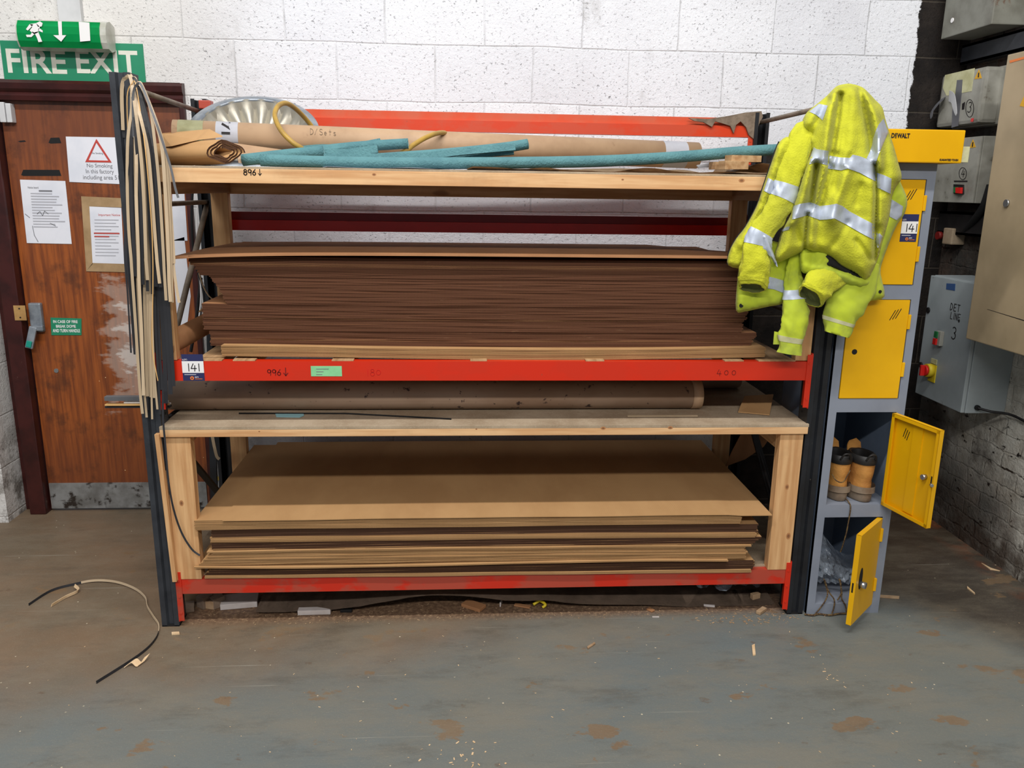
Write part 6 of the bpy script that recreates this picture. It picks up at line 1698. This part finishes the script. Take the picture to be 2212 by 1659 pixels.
# ---- fleece on top
fl = thing('hi_vis_fleece', 'hi-vis yellow fleece with silver bands draped over the top of the right upright', 'fleece jacket', (ctr.x, -.06, 1.0))
y0f = lambda x, y: -.012-.075*min(1, max(0, (y-190)/160))
bkf = lambda x, y: .11 if y < 215 else (.11-.075*min(1, (y-215)/90))
LF = Cloth([(1684, 306), (1706, 296), (1722, 330), (1716, 380), (1694, 440), (1672, 490), (1640, 545), (1608, 578), (1573, 573), (1575, 545), (1590, 516), (1610, 490), (1634, 446), (1648, 405), (1660, 370), (1672, 335)], -.078, .034, 12,
           [([(1686, 320), (1668, 380), (1640, 450), (1600, 530)], .012, 7), ([(1700, 340), (1680, 400), (1655, 470)], -.014, 6), ([(1576, 566), (1608, 570)], .004, 3)], back=.02, seed=1.)
lf = LF.build('front_panel', 'fleece', fl)
b = B().tube(smooth_path([pY(x, y, -.075) for x, y in ((1683, 306), (1671, 335), (1660, 370), (1648, 405), (1634, 446), (1610, 490), (1590, 516), (1575, 545), (1572, 572))], 4), .0035, 8)
b.out('zip_edge', 'black', lf, smooth=1.)
LF.tape([(1659, 384), (1682, 396), (1672, 424), (1650, 412)], 'reflective_band', 'reflect', lf)

P1 = [(1806, 187), (1822, 182), (1838, 181), (1862, 188), (1878, 202), (1891, 216), (1906, 232), (1912, 255), (1921, 285), (1932, 320), (1940, 350), (1948, 383), (1937, 402), (1927, 425), (1921, 470), (1907, 520), (1896, 560), (1873, 608), (1845, 592), (1814, 576), (1797, 562), (1781, 552), (1760, 546), (1737, 545), (1705, 557), (1681, 567), (1672, 554), (1681, 523), (1690, 492), (1700, 474), (1708, 455), (1717, 430), (1729, 391), (1743, 351), (1752, 325), (1744, 290), (1733, 268), (1738, 250), (1748, 238), (1768, 222), (1788, 205)]
F1 = Cloth(P1, y0f, .075, 26, [
    ([(1806, 196), (1794, 240), (1786, 300), (1782, 345)], 0.044, 12),
    ([(1815, 205), (1808, 260), (1797, 330), (1789, 350)], -0.05, 8),
    ([(1826, 196), (1816, 260), (1808, 320)], 0.0179, 11.2),
    ([(1830, 200), (1822, 260), (1814, 330), (1800, 400)], -0.0149, 8.2),
    ([(1846, 196), (1842, 260), (1836, 330)], 0.0149, 14.0),
    ([(1858, 196), (1870, 250), (1880, 300), (1882, 330)], -0.034, 8),
    ([(1868, 200), (1890, 250), (1900, 300), (1900, 360)], 0.03, 10),
    ([(1912, 300), (1912, 360), (1905, 430), (1895, 500)], -0.0149, 9.7),
    ([(1788, 215), (1768, 250), (1752, 290)], -0.036, 8),
    ([(1776, 225), (1756, 255), (1748, 290)], 0.0089, 8.2),
    ([(1754, 345), (1742, 385), (1730, 430), (1712, 480)], 0.036, 11),
    ([(1763, 355), (1758, 400), (1752, 440)], -0.062, 7.5),
    ([(1782, 362), (1772, 400), (1764, 440)], 0.034, 8),
    ([(1794, 362), (1782, 400), (1770, 442)], -0.034, 7),
    ([(1830, 362), (1818, 400), (1806, 440), (1800, 470)], 0.03, 12),
    ([(1820, 366), (1806, 410)], -0.0149, 9.7),
    ([(1891, 355), (1893, 420), (1891, 500), (1890, 560)], -0.045, 5),
    ([(1884, 400), (1880, 470), (1870, 540)], 0.0179, 15.5),
    ([(1744, 464), (1741, 500), (1738, 545)], -0.045, 5.5),
    ([(1752, 470), (1752, 530)], 0.0208, 12.6),
    ([(1800, 480), (1830, 520), (1860, 570)], 0.0149, 21.3),
    ([(1706, 490), (1700, 530), (1690, 560)], 0.0149, 12.6),
    ([(1718, 488), (1728, 520)], -0.0179, 8.2),
    ([(1742, 537), (1775, 541), (1808, 562), (1868, 598)], -0.0059, 4.6),
    ([(1771, 445), (1768, 470)], -0.0119, 6.8), ([(1744, 440), (1747, 464)], -0.0149, 5.3),
    ([(1836, 335), (1828, 368)], -0.0103, 6.8), ([(1790, 330), (1788, 360)], -0.0149, 6.8),
    ([(1830, 480), (1815, 510), (1790, 540)], -.012, 7), ([(1860, 400), (1850, 440)], -.012, 8), ([(1905, 430), (1900, 480)], .014, 8),
    ([(1850, 520), (1880, 560)], -.014, 6), ([(1770, 480), (1765, 530)], -.012, 7),
    ], back=bkf, ns=.004, nsc=.014, seed=21.)
body = F1.build('body', 'fleece', fl, step=4.2)
RB = [
 [(1769, 224), (1788, 228), (1777, 260), (1763, 248), (1748, 241)],
 [(1758, 318), (1764, 322), (1790, 326), (1788, 357), (1764, 351), (1748, 355), (1752, 333)],
 [(1792, 336), (1814, 340), (1836, 341), (1842, 334), (1856, 337), (1872, 343), (1889, 353), (1892, 372), (1892, 392), (1875, 383), (1857, 373), (1831, 364), (1817, 368), (1803, 366), (1788, 364)],
 [(1893, 373), (1909, 378), (1926, 386), (1924, 419), (1908, 411), (1894, 405)],
 [(1909, 256), (1919, 286), (1909, 309), (1898, 334), (1891, 356), (1881, 350), (1872, 342), (1879, 328), (1884, 312), (1886, 299), (1892, 282), (1898, 269)],
 [(1713, 445), (1730, 440), (1750, 437), (1760, 440), (1771, 445), (1790, 443), (1807, 440), (1820, 445), (1834, 456), (1860, 470), (1889, 485), (1888, 518), (1870, 509), (1852, 499), (1828, 485), (1803, 472), (1788, 474), (1771, 475), (1757, 470), (1744, 465), (1727, 470), (1711, 474)],
 [(1893, 502), (1900, 504), (1906, 510), (1903, 522), (1900, 530), (1896, 536), (1891, 522)],
 [(1688, 497), (1698, 490), (1706, 489), (1704, 496), (1690, 500)]]
for r_ in RB: F1.tape(r_, 'reflective_band', 'reflect', body, off=.0028)
# sleeve on the left
sleeve('sleeve', [(1756, 262, 5, -.040), (1746, 272, 17, -.060), (1730, 298, 27, -.088), (1718, 345, 28, -.105), (1704, 392, 26, -.115), (1690, 430, 27, -.120), (1668, 470, 27, -.125), (1643, 508, 26, -.130), (1633, 545, 29, -.135), (1631, 580, 32, -.135), (1628, 606, 31, -.130), (1625, 622, 27, -.130)], fl, 'fleece',
       [(.385, .47, 'reflect', 'reflective_band', .002), (.69, .765, 'reflect', 'reflective_band', .002), (.955, .985, 'fleece', 'cuff', .0035)], seed=5., wr=.006, tilt=.5, ratio=.5)
TG = Cloth([(1648, 500), (1657, 512), (1665, 530), (1673, 552), (1680, 577), (1668, 562), (1656, 546), (1645, 537)], -.150, .006, 8, [([(1652, 510), (1676, 570)], .006, 4)], back=.006, ns=.001)
TG.build('hanging_tape_end', 'reflect', fl, step=4, label='silver tape end torn loose and hanging')
# cuff poking out beneath the hem
sleeve('sleeve', [(1838, 592, 10, -.095), (1818, 602, 17, -.105), (1795, 606, 27, -.115), (1774, 614, 34, -.125), (1760, 630, 32, -.130), (1750, 642, 28, -.130)], fl, 'fleece',
       [(.93, .975, 'fleece', 'cuff', .003)], seed=15., wr=.006, tilt=.5, ratio=.6, labels='crumpled right sleeve with elasticated cuff')
